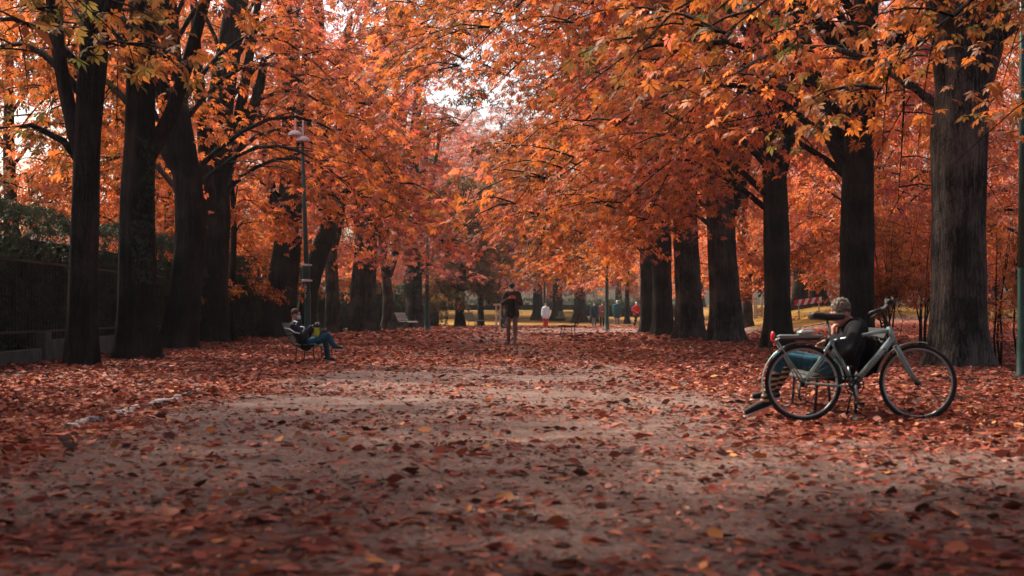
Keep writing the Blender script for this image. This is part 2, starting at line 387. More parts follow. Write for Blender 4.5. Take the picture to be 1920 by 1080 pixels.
xs = np.concatenate([np.arange(-400, -40, 30), np.arange(-40, -12, 2), np.arange(-12, 12, 0.2), np.arange(12, 40, 1.4), np.arange(40, 401, 30)])
ys = np.concatenate([np.arange(-60, 3, 6), np.arange(3, 30, 0.2), np.arange(30, 100, 0.7), np.arange(100, 200, 4), np.arange(200, 900, 50)])
GX, GY = np.meshgrid(xs, ys)
GZ = height(GX, GY) + 0.025 * (vnoise(GX, GY, 0.35, 1) - 0.5) * (np.abs(GX) < 40)
nx, ny = len(xs), len(ys)
idx = np.arange(nx * ny).reshape(ny, nx)
fc = np.stack([idx[:-1, :-1], idx[:-1, 1:], idx[1:, 1:], idx[1:, :-1]], -1).reshape(-1, 4)
g = np_mesh('ground', np.stack([GX, GY, GZ], -1).reshape(-1, 3), fc, M['ground'], attrs={'litter': (litter_density(GX, GY) ).ravel()}, smooth=True)
tag(g, kind='structure')

def sheet(name, x0, x1, y0, y1, step, m, dz=0.03):
    xs_ = np.arange(x0, x1 + .01, step); ys_ = np.arange(y0, y1 + .01, step)
    X, Yy = np.meshgrid(xs_, ys_)
    # ragged border
    Xr = X + (vnoise(X, Yy, 0.3, 7) - 0.5) * 1.6 * ((X == X.min()) | (X == X.max())); Yr = Yy + (vnoise(X, Yy, 0.3, 8) - 0.5) * 3.0 * ((Yy == Yy.min()))
    Z = height(Xr, Yr) + dz
    n_ = X.shape; ii = np.arange(X.size).reshape(n_)
    f_ = np.stack([ii[:-1, :-1], ii[:-1, 1:], ii[1:, 1:], ii[1:, :-1]], -1).reshape(-1, 4)
    o = np_mesh(name, np.stack([Xr, Yr, Z], -1).reshape(-1, 3), f_, m, smooth=True)
    tag(o, kind='structure'); return o
sheet('lawn', -34, 60, 103, 230, 1.5, M['lawn'])
sheet('lawn', 12.5, 60, 68, 101.4, 1.3, M['lawn'])

# ---------------------------------------------------------------- leaves
def leaflet_template(nl, L, droop, w):
    """palmate chestnut leaf: nl leaflets, one folded quad each (base, left, tip, right)"""
    vs = []; 
    angs = np.linspace(-2.1, 2.1, nl)
    for a in angs:
        l = L * (1.0 - 0.22 * abs(a) / 2.1 * 2 + 0.05 * sin(7 * a))
        d_ = np.array([cos(a), sin(a), 0]); p_ = np.array([-sin(a), cos(a), 0]); z = np.array([0, 0, 1.0])
        dd = droop * (0.8 + 0.4 * sin(3 * a + 1))
        vs += [d_ * 0.02, d_ * l * 0.62 + p_ * w * l - z * dd * l * 0.25 , d_ * l * 0.97 - z * dd * l * 0.75, d_ * l * 0.62 - p_ * w * l - z * dd * l * 0.25 ]
    return np.array(vs)
def leaflet_template_fine(nl, L, droop, w):
    vs = []; fs = []
    for a in np.linspace(-2.1, 2.1, nl):
        l = L * (1.0 - 0.4 * abs(a) / 2.1 + 0.05 * sin(7 * a))
        d_ = np.array([cos(a), sin(a), 0]); p_ = np.array([-sin(a), cos(a), 0]); z = np.array([0, 0, 1.0])
        dd = droop * (0.8 + 0.4 * sin(3 * a + 1)); b = len(vs)
        for (t, ww) in ((0.0, 0.03), (0.35, 0.55), (0.68, 1.0), (0.88, 0.6)):
            zz = -dd * l * t * t * 0.8
            vs += [d_ * l * t + p_ * w * l * ww + z * (zz + 0.05 * l * ww), d_ * l * t + z * zz, d_ * l * t - p_ * w * l * ww + z * (zz + 0.05 * l * ww)]
        vs += [d_ * l * 1.02 - z * dd * l * 0.85]
        for k in range(3):
            fs += [(b + 3 * k, b + 3 * k + 1, b + 3 * k + 4, b + 3 * k + 3), (b + 3 * k + 1, b + 3 * k + 2, b + 3 * k + 5, b + 3 * k + 4)]
        fs += [(b + 9, b + 10, b + 12, b + 12), (b + 10, b + 11, b + 12, b + 12)]
    return np.array(vs), fs

def rot_mats(rng, n, yaw, tilt_mean, tilt_sd):
    """orientation: tilt about a horizontal axis so that the leaf axis (x) dips, then yaw"""
    tl = rng.normal(tilt_mean, tilt_sd, n); rl = rng.normal(0, 0.45, n)
    cy, sy = np.cos(yaw), np.sin(yaw); ct, st = np.cos(tl), np.sin(tl); cr, sr = np.cos(rl), np.sin(rl)
    Z0 = np.zeros(n); O = np.ones(n)
    Rz = np.stack([np.stack([cy, -sy, Z0], -1), np.stack([sy, cy, Z0], -1), np.stack([Z0, Z0, O], -1)], 1)
    Ry = np.stack([np.stack([ct, Z0, st], -1), np.stack([Z0, O, Z0], -1), np.stack([-st, Z0, ct], -1)], 1)
    Rx = np.stack([np.stack([O, Z0, Z0], -1), np.stack([Z0, cr, -sr], -1), np.stack([Z0, sr, cr], -1)], 1)
    return Rz @ Ry @ Rx

def leaf_cloud(name, rng, pos, yaw, scale, hue, rnd, parent, m, nl=7, fine=False, tilt=(0.45, 0.35), L=0.2, w=0.19, droop=0.5):
    n = len(pos)
    if n == 0: return None
    if fine:
        T, F_ = leaflet_template_fine(nl, L, droop, w)
        F_ = [f if f[2] != f[3] else f for f in F_]
        quads = np.array([f for f in F_ if f[2] != f[3]]); tris = np.array([[f[0], f[1], f[2]] for f in F_ if f[2] == f[3]])
        allt = np.concatenate([quads[:, [0, 1, 2]], quads[:, [0, 2, 3]], tris]); TF = allt
    else:
        T = leaflet_template(nl, L, droop, w); TF = np.arange(nl * 4).reshape(nl, 4)
    Rm = rot_mats(rng, n, yaw, *tilt)
    V = np.einsum('nij,kj->nki', Rm, T) * scale[:, None, None] + pos[:, None, :]
    k = len(T)
    Fc = (TF[None] + (np.arange(n) * k)[:, None, None]).reshape(-1, TF.shape[1])
    return np_mesh(name, V.reshape(-1, 3), Fc, m, parent, attrs={'hue': np.repeat(hue, k), 'rnd': np.repeat(rnd, k)})

# ---------------------------------------------------------------- trees
def trunk_mesh(mb, pts, rad, flare=1.35, seed=0, n=28, step=0.35, rough=0.06):
    """tapered trunk with root flare and vertical folds; pts local, z rising"""
    pts = [Vector(p) for p in pts]
    # resample
    P = []; Rr = []
    for i in range(len(pts) - 1):
        m_ = max(1, int((pts[i + 1] - pts[i]).length / step))
        for k in range(m_):
            t = k / m_; 
            p0 = pts[max(i - 1, 0)]; p1 = pts[i]; p2 = pts[i + 1]; p3 = pts[min(i + 2, len(pts) - 1)]
            q = 0.5 * ((2 * p1) + (p2 - p0) * t + (2 * p0 - 5 * p1 + 4 * p2 - p3) * t * t + (3 * p1 - p0 - 3 * p2 + p3) * t ** 3)
            P.append(q); Rr.append(rad[i] * (1 - t) + rad[i + 1] * t)
    P.append(pts[-1]); Rr.append(rad[-1])
    rs = random.Random(seed); nf = rs.choice([4, 5, 6]); ph = rs.uniform(0, 6.28); ph2 = rs.uniform(0, 6.28)
    vs = []
    z0 = P[0].z
    for i, p in enumerate(P):
        t = (P[min(i + 1, len(P) - 1)] - P[max(i - 1, 0)]).normalized()
        a = Vector((1, 0, 0)) - t * t.x; a.normalize(); b = t.cross(a)
        hgt = p.z - z0
        fl = 1 + (flare - (0.88 if flare > 1.05 else 1)) * math.exp(-max(hgt, 0) / 0.45)
        for j in range(n):
            th = 2 * pi * j / n
            lob = 1 + (0.06 + 0.20 * math.exp(-max(hgt, 0) / 0.7) * (flare > 1.05)) * sin(nf * th + ph + 0.15 * hgt) + 0.04 * sin(2 * th + ph2 + hgt * 0.3)
            nzv = mnoise.noise(Vector((cos(th) * 2.2 + seed, sin(th) * 2.2, hgt * 0.55))) * rough * 1.6 + mnoise.noise(Vector((cos(th) * 5 + seed, sin(th) * 5, hgt * 1.2))) * rough * 0.8 - abs(mnoise.noise(Vector((cos(th) * 3.2 + seed, sin(th) * 3.2, hgt * 0.3)))) * rough * 1.6
            r = Rr[i] * fl * (lob + nzv)
            vs.append(p + a * (cos(th) * r) + b * (sin(th) * r))
    m_ = len(P)
    fs = [(i * n + j, i * n + (j + 1) % n, (i + 1) * n + (j + 1) % n, (i + 1) * n + j) for i in range(m_ - 1) for j in range(n)]
    fs += [tuple(range((m_ - 1) * n, m_ * n))]
    mb.add(vs, fs)

def zvis(Y): return 1 + 585 / F * Y

TREE_N = [0]
PRUNE = [(-7.3, -5.6, 34, 46, 4.6, 7.4), (-6.4, -4.4, 26, 34, 3.8, 6.0), (1.4, 3.0, 60, 101, 4.6, 8)]
def tree(name, label, cat, base, trunk, rads, forks=(), limbs=12, hz=(3.2, 10), reach=6.0, dirs=None, droop=0.95, z_low=2.6,
         hue=(0.5, 0.12), dens=1.0, seed=1, flare=1.35, barkm='bark', fine=False, nl=7, lsize=1.0, group=None, sub_len=0.42, hue_fn=None, zcut=None, extra=(), el=(34, 68), prof=None, bri=(0.15, 1.0)):
    """trunk: list of (px,py) in metres local offsets (dx,dy,z); limbs fan out along azimuths, leaves on the side branches"""
    rng = np.random.default_rng(seed); rs = random.Random(seed)
    bx, by = base; bz = H(bx, by)
    root = thing(name, label, cat, (bx, by, bz), 0, group)
    mb = MB(); trunk_mesh(mb, [(p[0], p[1], p[2] - 0.12 if i == 0 else p[2]) for i, p in enumerate(trunk)], rads, flare, seed, n=44 if by < 60 else 16, step=0.22 if by < 60 else 0.8)
    for (fp, fr) in forks:
        trunk_mesh(mb, fp, fr, 1.0, seed + 5, n=14, step=0.35)
    def axis(z):
        for a, b in zip(trunk[:-1], trunk[1:]):
            if a[2] <= z <= b[2]:
                t = (z - a[2]) / (b[2] - a[2]); return Vector((a[0] + (b[0] - a[0]) * t, a[1] + (b[1] - a[1]) * t, z)), None
        return Vector((trunk[-1][0], trunk[-1][1], min(z, trunk[-1][2]))), None
    def rad_at(z):
        for i in range(len(trunk) - 1):
            if trunk[i][2] <= z <= trunk[i + 1][2]:
                t = (z - trunk[i][2]) / (trunk[i + 1][2] - trunk[i][2]); return rads[i] * (1 - t) + rads[i + 1] * t
        return rads[-1]
    zv = (zvis(by) + 1.0) if zcut is None else zcut
    pos = []; yaw = []
    L_list = []
    for i in range(limbs):
        u = (i + 0.5) / limbs
        h = hz[0] + (hz[1] - hz[0]) * u ** 1.15
        az = i * 2.39996 + seed * 1.3 + rs.uniform(-.3, .3)
        if dirs is not None and u < 0.92:
            az = rs.uniform(*dirs[i % len(dirs)])
        Lh = reach * ((1 - 0.45 * u) if prof is None else prof[0] + (prof[1] - prof[0]) * u) * rs.uniform(0.8, 1.12)
        L_list.append((h, az, Lh, u, z_low if u < 0.35 else None))
    for e in extra: L_list.append(e)
    for (h, az, Lh, u, zl) in L_list:
        p0, _ = axis(h); e0 = R(el[0] + (el[1] - el[0]) * u)
        dx, dy = cos(az), sin(az)
        zend = (h + (math.tan(e0) - droop) * Lh * 0.55) if zl is None else zl + rs.uniform(0, 0.9)
        if zend < z_low: zend = z_low + rs.uniform(0, 1)
        rise = math.tan(e0) * Lh * 0.42
        lp = []
        wob = rs.uniform(-.5, .5)
        for k in range(9):
            t = k / 8
            lat = sin(t * pi) * wob
            z = h + rise * sin(t * pi) * (1 - 0.25 * t) + (zend - h) * t ** 1.8
            lp.append(p0 + Vector((dx * Lh * t - dy * lat, dy * Lh * t + dx * lat, z - p0.z)))
        r0 = min(rad_at(h) * 0.45, 0.02 + 0.012 * Lh)
        mb.tube(lp, [max(r0 * (1 - k / 8.5) ** 1.1, 0.008) for k in range(9)], 6)
        nsub = max(4, int(Lh * 2.1)); side = 1
        for sI in range(nsub + 2):
            t = 0.16 + 0.84 * min(1, (sI + rs.random() * 0.7) / nsub)
            kf = t * 8; k0 = min(int(kf), 7); q = lp[k0].lerp(lp[k0 + 1], kf - k0)
            side = -side; saz = az + side * rs.uniform(0.5, 1.25) if sI < nsub else az + rs.uniform(-.3, .3)
            sl = (Lh * sub_len * (1 - 0.5 * t) + 0.5) * rs.uniform(0.7, 1.2)
            srise = rs.uniform(0.0, 0.45) * sl; sdr = rs.uniform(0.3, 0.85) * sl * (0.6 + 0.5 * t)
            sp = []
            for k in range(5):
                w_ = k / 4
                sp.append(q + Vector((cos(saz) * sl * w_, sin(saz) * sl * w_, srise * w_ * 1.4 - sdr * w_ ** 2)))
            # keep things at or above the low line
            mb.tube(sp, [0.022, 0.017, 0.012, 0.008, 0.004] if by < 70 else [0.03, 0.025, 0.018, 0.012, 0.006], 4, cap=False)
            nleaf = sl * 15 * dens
            zq = q.z + bz
            if zq > zv: nleaf *= 0.28
            nleaf = int(nleaf) + 1
            w = rng.uniform(0.08, 1.0, nleaf) ** 0.8
            A = np.array([[v.x, v.y, v.z] for v in sp]); kk = np.minimum((w * 4).astype(int), 3); fr_ = (w * 4 - kk)[:, None]
            pp = A[kk] * (1 - fr_) + A[kk + 1] * fr_
            spread = 0.10 + 0.16 * sl * w
            off = rng.normal(0, 1, (nleaf, 3)) * np.stack([spread, spread, 0.10 + 0.04 * sl * np.ones(nleaf)], -1)
            pp = pp + off - np.array([0, 0, 0.06])
            pos.append(pp); yaw.append(saz + rng.normal(0, 1.0, nleaf))
    mb.build('trunk', M[barkm], root)
    pos = np.concatenate(pos); yaw = np.concatenate(yaw)
    keep = pos[:, 2] + bz > z_low - 0.5
    for (x0, x1, y0, y1, z0, z1) in PRUNE:     # boughs trimmed back around the lamp heads and posts
        X_, Y_, Z_ = pos[:, 0] + bx, pos[:, 1] + by, pos[:, 2] + bz
        keep &= ~((X_ > x0) & (X_ < x1) & (Y_ > y0) & (Y_ < y1) & (Z_ > z0) & (Z_ < z1))
    pos = pos[keep]; yaw = yaw[keep]; n = len(pos)
    wx = pos[:, 0] + bx; wy = pos[:, 1] + by; wz = pos[:, 2] + bz
    high = wz > zv
    sc = rng.uniform(0.75, 1.25, n) * lsize * np.where(high, 1.9, 1.0)
    cl = vnoise(wx * 1.3 + wz * 0.9, wy * 0.6 + wz, 0.9, seed % 13)
    hu = rng.normal(hue[0], hue[1] * 0.7, n) + (cl - 0.5) * hue[1] * 2.6
    if hue_fn is not None: hu = hue_fn(wx, wy, wz, hu)
    hu = np.clip(hu, 0.0, 1.0)
    rn = np.clip(rng.uniform(bri[0], bri[1], n), 0, 1)
    leaf_cloud('crown', rng, pos, yaw, sc, hu, rn, root, M['leaf'], nl=nl, fine=fine)
    TREE_N[0] += n
    return root

def copy_tree(o, loc, rz=0.0, sc=1.0, label=None, group=None):
    c = o.copy(); COL.objects.link(c); c.location = loc; c.rotation_euler = (0, 0, rz); c.scale = (sc,) * 3
    if label: c['label'] = label
    if group: c['group'] = group
    for ch in o.children:
        k = ch.copy(); COL.objects.link(k); k.parent = c
        for g_ in ch.children:
            q = g_.copy(); COL.objects.link(q); q.parent = k
    return c

def path(Y, pts, base):
    """photo points (px,py) at distance Y -> local trunk offsets"""
    return [(gx(px, Y) - base[0], 0.0, gz(py, Y)) for (px, py) in pts]

LG = 'chestnut trees along the left side of the avenue'; RG = 'chestnut trees along the right side of the avenue'
def row_tree(label, px, Y, pts, wpx, px_lead=True, **kw):
    b = (gx(px, Y), Y); s = F / Y
    tp = [(0, 0, 0.0)] + path(Y, pts, b)
    rr = [w / s / 2 * 0.92 for w in wpx]
    # carry the trunk on above the picture
    top = tp[-1]; pr = tp[-2]
    ht = kw.pop('height', 15.0)
    if top[2] < ht:
        tp.append((top[0] + (top[0] - pr[0]) * 0.6, 0.2, (top[2] + ht) / 2)); tp.append((top[0] + (top[0] - pr[0]) * 0.8, 0.3, ht)); rr += [rr[-1] * 0.6, 0.05]
    fk = []
    rl = random.Random(kw.get('seed', 1) * 7 + 1)
    for q in range(2):
        zs = rl.uniform(3.6, 6.5); i0 = max(i for i in range(len(tp)) if tp[i][2] <= zs) if zs > 0 else 0
        i0 = min(i0, len(tp) - 2); t_ = (zs - tp[i0][2]) / max(tp[i0 + 1][2] - tp[i0][2], .01); xx = tp[i0][0] + (tp[i0 + 1][0] - tp[i0][0]) * t_
        a_ = rl.uniform(0, 6.28) if q else rl.choice([0, pi]) + rl.uniform(-.6, .6); sp_ = rl.uniform(.7, 1.5); r_ = rr[min(i0, len(rr) - 1)] * rl.uniform(.42, .6)
        if px_lead: fk.append(([(xx + cos(a_) * sp_ * k ** .7 * .75, sin(a_) * sp_ * k ** .7 * .75, zs - .3 + 2.3 * k) for k in (0, .5, 1, 2, 3, 4)], [r_, r_ * .9, r_ * .8, r_ * .62, r_ * .42, .04]))
    for (fp, fw) in kw.pop('fork_px', []):
        q = path(Y, fp, b); fk.append((q, [w / s / 2 for w in fw]))
    return tree('chestnut_tree', label, 'tree', b, tp, rr, forks=fk, **kw)

AWAY = [(0.2, 1.2), (2.0, 3.4), (3.6, 4.1), (-0.4, 0.4), (1.2, 2.2)]
ALL = None
# left row ------------------------------------------------------------
hl = lambda wx, wy, wz, hu: hu + 0.14 * np.clip((wx + 9) / 5, -1, 1) * 0.8 + 0.04 * np.clip((wz - 5) / 4, -1, 1)
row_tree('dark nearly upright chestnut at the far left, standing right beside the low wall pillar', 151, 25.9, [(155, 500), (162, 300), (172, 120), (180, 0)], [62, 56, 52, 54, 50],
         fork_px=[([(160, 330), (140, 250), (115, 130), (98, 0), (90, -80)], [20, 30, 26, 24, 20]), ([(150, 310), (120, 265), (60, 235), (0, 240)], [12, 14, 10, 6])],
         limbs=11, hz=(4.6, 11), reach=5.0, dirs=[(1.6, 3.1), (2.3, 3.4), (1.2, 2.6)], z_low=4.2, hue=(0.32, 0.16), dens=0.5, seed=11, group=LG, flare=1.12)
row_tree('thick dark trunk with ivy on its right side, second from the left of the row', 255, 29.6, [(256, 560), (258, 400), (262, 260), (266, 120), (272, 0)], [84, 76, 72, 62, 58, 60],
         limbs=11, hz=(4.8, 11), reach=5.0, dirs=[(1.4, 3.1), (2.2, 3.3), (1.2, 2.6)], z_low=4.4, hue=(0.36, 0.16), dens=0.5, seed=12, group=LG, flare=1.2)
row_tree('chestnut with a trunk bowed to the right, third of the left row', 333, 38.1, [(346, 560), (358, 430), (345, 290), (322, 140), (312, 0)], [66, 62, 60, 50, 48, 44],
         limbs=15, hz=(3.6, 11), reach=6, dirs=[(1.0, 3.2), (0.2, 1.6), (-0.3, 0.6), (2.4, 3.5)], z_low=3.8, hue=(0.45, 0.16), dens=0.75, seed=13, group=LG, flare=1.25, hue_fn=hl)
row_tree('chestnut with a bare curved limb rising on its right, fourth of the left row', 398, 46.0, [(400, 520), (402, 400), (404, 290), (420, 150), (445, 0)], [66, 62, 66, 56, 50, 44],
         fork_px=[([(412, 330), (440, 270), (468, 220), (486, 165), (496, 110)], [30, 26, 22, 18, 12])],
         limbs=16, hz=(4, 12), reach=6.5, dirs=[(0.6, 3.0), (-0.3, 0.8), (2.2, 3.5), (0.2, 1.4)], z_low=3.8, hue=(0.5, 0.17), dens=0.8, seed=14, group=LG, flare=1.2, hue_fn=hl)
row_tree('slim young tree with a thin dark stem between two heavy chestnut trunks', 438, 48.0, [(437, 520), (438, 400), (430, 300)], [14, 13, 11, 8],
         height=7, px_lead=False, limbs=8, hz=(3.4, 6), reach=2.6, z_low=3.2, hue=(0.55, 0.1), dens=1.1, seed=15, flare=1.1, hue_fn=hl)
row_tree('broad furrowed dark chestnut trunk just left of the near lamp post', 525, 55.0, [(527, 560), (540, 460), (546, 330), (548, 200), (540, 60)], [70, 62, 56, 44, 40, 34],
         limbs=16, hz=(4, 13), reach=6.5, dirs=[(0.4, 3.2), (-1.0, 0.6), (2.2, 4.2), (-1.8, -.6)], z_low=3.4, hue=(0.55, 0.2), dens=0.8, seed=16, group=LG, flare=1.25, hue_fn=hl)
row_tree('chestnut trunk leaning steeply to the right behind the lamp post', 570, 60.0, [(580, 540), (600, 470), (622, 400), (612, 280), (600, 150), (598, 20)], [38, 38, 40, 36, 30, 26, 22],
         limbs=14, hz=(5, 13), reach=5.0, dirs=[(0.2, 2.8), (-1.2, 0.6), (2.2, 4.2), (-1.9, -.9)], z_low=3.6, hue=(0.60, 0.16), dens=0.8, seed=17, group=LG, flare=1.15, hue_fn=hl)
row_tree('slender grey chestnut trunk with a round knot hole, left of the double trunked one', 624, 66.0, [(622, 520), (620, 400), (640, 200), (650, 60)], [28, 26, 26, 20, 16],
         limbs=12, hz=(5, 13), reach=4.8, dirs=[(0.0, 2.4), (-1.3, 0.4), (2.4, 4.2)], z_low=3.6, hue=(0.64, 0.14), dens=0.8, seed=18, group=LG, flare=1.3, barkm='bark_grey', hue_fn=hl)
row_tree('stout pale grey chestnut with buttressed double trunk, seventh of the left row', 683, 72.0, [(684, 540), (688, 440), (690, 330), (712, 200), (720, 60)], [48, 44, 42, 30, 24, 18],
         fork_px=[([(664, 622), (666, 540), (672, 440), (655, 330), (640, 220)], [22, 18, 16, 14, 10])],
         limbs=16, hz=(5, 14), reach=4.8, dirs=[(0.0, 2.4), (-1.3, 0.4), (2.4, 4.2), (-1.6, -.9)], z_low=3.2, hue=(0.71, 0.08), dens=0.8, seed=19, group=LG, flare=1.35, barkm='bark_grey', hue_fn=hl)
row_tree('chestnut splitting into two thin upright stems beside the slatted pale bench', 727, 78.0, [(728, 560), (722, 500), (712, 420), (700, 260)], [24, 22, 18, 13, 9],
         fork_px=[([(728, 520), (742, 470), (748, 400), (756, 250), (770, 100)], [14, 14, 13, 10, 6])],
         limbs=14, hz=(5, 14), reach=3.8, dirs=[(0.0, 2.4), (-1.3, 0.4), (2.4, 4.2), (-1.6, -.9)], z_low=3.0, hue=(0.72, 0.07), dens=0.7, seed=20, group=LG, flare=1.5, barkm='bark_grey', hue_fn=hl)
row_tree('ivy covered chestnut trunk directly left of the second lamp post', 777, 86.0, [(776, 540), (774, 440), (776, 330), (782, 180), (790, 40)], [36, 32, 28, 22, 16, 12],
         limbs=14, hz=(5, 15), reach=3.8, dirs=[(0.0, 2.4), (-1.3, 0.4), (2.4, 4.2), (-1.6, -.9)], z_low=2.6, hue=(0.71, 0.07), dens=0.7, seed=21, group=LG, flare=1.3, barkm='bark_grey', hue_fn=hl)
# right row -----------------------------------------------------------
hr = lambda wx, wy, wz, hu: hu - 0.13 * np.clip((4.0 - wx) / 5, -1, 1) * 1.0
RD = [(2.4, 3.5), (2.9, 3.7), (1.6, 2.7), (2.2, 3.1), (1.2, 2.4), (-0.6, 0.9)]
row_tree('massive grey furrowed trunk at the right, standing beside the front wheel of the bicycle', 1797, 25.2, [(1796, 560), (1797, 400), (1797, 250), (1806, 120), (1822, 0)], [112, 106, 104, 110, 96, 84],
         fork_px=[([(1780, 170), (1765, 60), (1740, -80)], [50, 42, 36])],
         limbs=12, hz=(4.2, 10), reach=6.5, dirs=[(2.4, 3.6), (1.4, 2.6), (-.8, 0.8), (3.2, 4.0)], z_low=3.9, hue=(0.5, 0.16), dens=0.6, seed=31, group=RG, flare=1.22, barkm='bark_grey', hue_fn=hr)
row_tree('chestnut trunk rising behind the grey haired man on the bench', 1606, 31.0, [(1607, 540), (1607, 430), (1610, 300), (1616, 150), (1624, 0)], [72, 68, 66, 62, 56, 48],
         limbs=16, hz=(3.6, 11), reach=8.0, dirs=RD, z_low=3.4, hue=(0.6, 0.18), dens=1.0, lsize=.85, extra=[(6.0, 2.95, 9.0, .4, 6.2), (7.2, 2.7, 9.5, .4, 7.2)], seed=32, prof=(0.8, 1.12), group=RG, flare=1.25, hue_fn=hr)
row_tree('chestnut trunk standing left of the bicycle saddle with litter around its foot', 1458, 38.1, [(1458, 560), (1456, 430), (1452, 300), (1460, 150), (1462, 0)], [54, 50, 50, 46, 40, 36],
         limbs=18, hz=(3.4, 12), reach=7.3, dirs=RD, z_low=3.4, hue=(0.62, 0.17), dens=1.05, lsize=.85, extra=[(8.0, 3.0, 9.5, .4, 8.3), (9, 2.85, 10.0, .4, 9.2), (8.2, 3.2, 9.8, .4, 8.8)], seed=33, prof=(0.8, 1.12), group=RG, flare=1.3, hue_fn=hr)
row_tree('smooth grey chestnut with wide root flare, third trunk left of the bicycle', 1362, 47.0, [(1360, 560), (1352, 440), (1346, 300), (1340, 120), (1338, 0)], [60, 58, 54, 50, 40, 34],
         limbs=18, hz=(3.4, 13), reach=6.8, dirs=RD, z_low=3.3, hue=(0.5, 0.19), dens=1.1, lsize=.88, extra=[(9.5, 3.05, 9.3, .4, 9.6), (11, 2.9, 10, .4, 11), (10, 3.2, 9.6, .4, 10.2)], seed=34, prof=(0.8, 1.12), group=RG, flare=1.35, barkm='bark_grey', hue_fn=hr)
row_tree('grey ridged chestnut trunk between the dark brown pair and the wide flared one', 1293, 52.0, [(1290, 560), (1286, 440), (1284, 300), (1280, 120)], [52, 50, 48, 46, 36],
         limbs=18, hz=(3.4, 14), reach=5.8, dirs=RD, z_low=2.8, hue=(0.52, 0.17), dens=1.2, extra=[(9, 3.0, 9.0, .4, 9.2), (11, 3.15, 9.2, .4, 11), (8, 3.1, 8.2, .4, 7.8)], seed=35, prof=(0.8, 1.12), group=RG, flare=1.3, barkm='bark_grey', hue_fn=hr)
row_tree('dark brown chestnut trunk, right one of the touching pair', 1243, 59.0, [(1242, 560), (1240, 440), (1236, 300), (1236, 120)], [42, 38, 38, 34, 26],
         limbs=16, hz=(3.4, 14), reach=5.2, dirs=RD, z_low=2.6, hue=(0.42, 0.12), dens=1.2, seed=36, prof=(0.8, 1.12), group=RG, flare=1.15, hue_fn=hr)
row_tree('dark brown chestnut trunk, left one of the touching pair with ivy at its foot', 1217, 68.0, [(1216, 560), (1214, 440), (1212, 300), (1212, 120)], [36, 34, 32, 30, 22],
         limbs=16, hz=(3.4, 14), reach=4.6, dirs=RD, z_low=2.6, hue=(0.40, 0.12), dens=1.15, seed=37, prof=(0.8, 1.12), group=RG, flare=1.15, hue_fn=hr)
# trees standing beside the viewer, whose boughs hang into the picture; unseen ones below are added to shade the foreground
tree('chestnut_tree', 'big leaved orange boughs hanging in from the upper right edge', 'tree', (7.6, 14.0), [(0, 0, 0), (0, 0, 3), (0, 0, 8), (0, 0, 14)], [0.5, 0.42, 0.35, 0.06],
     limbs=14, hz=(3.6, 10), reach=6.5, dirs=[(2.0, 2.6), (2.2, 3.0), (1.0, 2.0), (3.0, 3.8)], z_low=3.7, hue=(0.25, 0.12), dens=0.55, lsize=.78, seed=41, fine=False, zcut=6.5, extra=[(3.2, 2.75, 5.6, 0.3, 3.75), (3.3, 2.2, 4.6, 0.3, 3.6), (2.6, 1.45, 5.5, 0.2, 2.3), (4.0, 2.5, 5.5, 0.3, 4.4)])  # browner leaf hue stands in for the shade on these boughs
tree('chestnut_tree', 'olive and brown leaved boughs reaching in from the upper left edge', 'tree', (-8.6, 17.5), [(0, 0, 0), (0, 0, 3), (0, 0, 8), (0, 0, 14)], [0.45, 0.4, 0.32, 0.06],
     limbs=8, hz=(5.0, 10), reach=4.6, dirs=[(0.6, 1.4), (0.2, 1.2), (1.0, 2.2), (-.5, 0.3)], z_low=4.6, hue=(0.22, 0.09), dens=0.4, seed=42, zcut=7.5)
for (xx, yy_, sd_) in ((7.4, 3.5, 43), (-7.2, 3.0, 44), (-2.5, -7.0, 45), (-8.2, 10.8, 46)):  # unseen trees added so their crowns darken the near ground
    tree('chestnut_tree', {43: 'unseen tree added at the right behind the viewer to shade the foreground', 44: 'unseen tree added at the left beside the viewer to shade the foreground', 45: 'unseen tree added behind the viewer for shade', 46: 'unseen shade tree added at the left just outside the picture, nearest to it'}[sd_], 'tree', (xx, yy_), [(0, 0, 0), (0, 0, 3), (0, 0, 8), (0, 0, 13)], [0.5, 0.42, 0.35, 0.06], limbs=14, hz=(4.5, 11), reach=8.5, z_low=4.9, prof=(1.0, .8), hue=(0.4, 0.1), dens=1.3, seed=sd_, zcut=1.0, lsize=1.3, nl=5)
print('leaves', TREE_N[0])

# background: copied tree kinds -----------------------------------------
def bg_kind(label, base, hue, seed, ht=16, reach=6.5, zl=2.2, dens=0.8, r=0.38, ls=1.5, limbs=18, barkm='bark_grey', grp=None, bri=(0.15, 1.0), zcut=60):
    return tree('tree', label, 'tree', base, [(0, 0, 0), (0.1, 0, 3), (-0.1, 0, 8), (0, 0, ht)], [r, r * .8, r * .6, 0.05], limbs=limbs, hz=(3.0, ht - 1), reach=reach,
                z_low=zl, hue=hue, dens=dens, seed=seed, nl=5, lsize=ls, barkm=barkm, group=grp, zcut=zcut, droop=0.7, bri=bri)
GL = 'trees behind the hedge on the left'; GF = 'far trees beyond the lawn'; GR = 'trees behind the right row'
k1 = bg_kind('orange leaved tree behind the hedge on the left', (-17, 62), (0.48, 0.12), 51, grp=GL)
k2 = bg_kind('rusty coral leaved tree beyond the far end of the avenue', (-6, 150), (0.83, 0.055), 52, ht=17, zl=2.6, grp=GF, dens=0.85)
k3 = bg_kind('coral red leaved tree behind the right row', (15, 62), (0.58, 0.14), 53, ht=14, grp=GR, zl=2.4)
k4 = bg_kind('thin crowned tall tree beyond the far end of the avenue', (-20, 135), (0.70, 0.15), 54, ht=19, reach=4.5, dens=0.6, zl=3.0, grp=GF)
rs = random.Random(4)
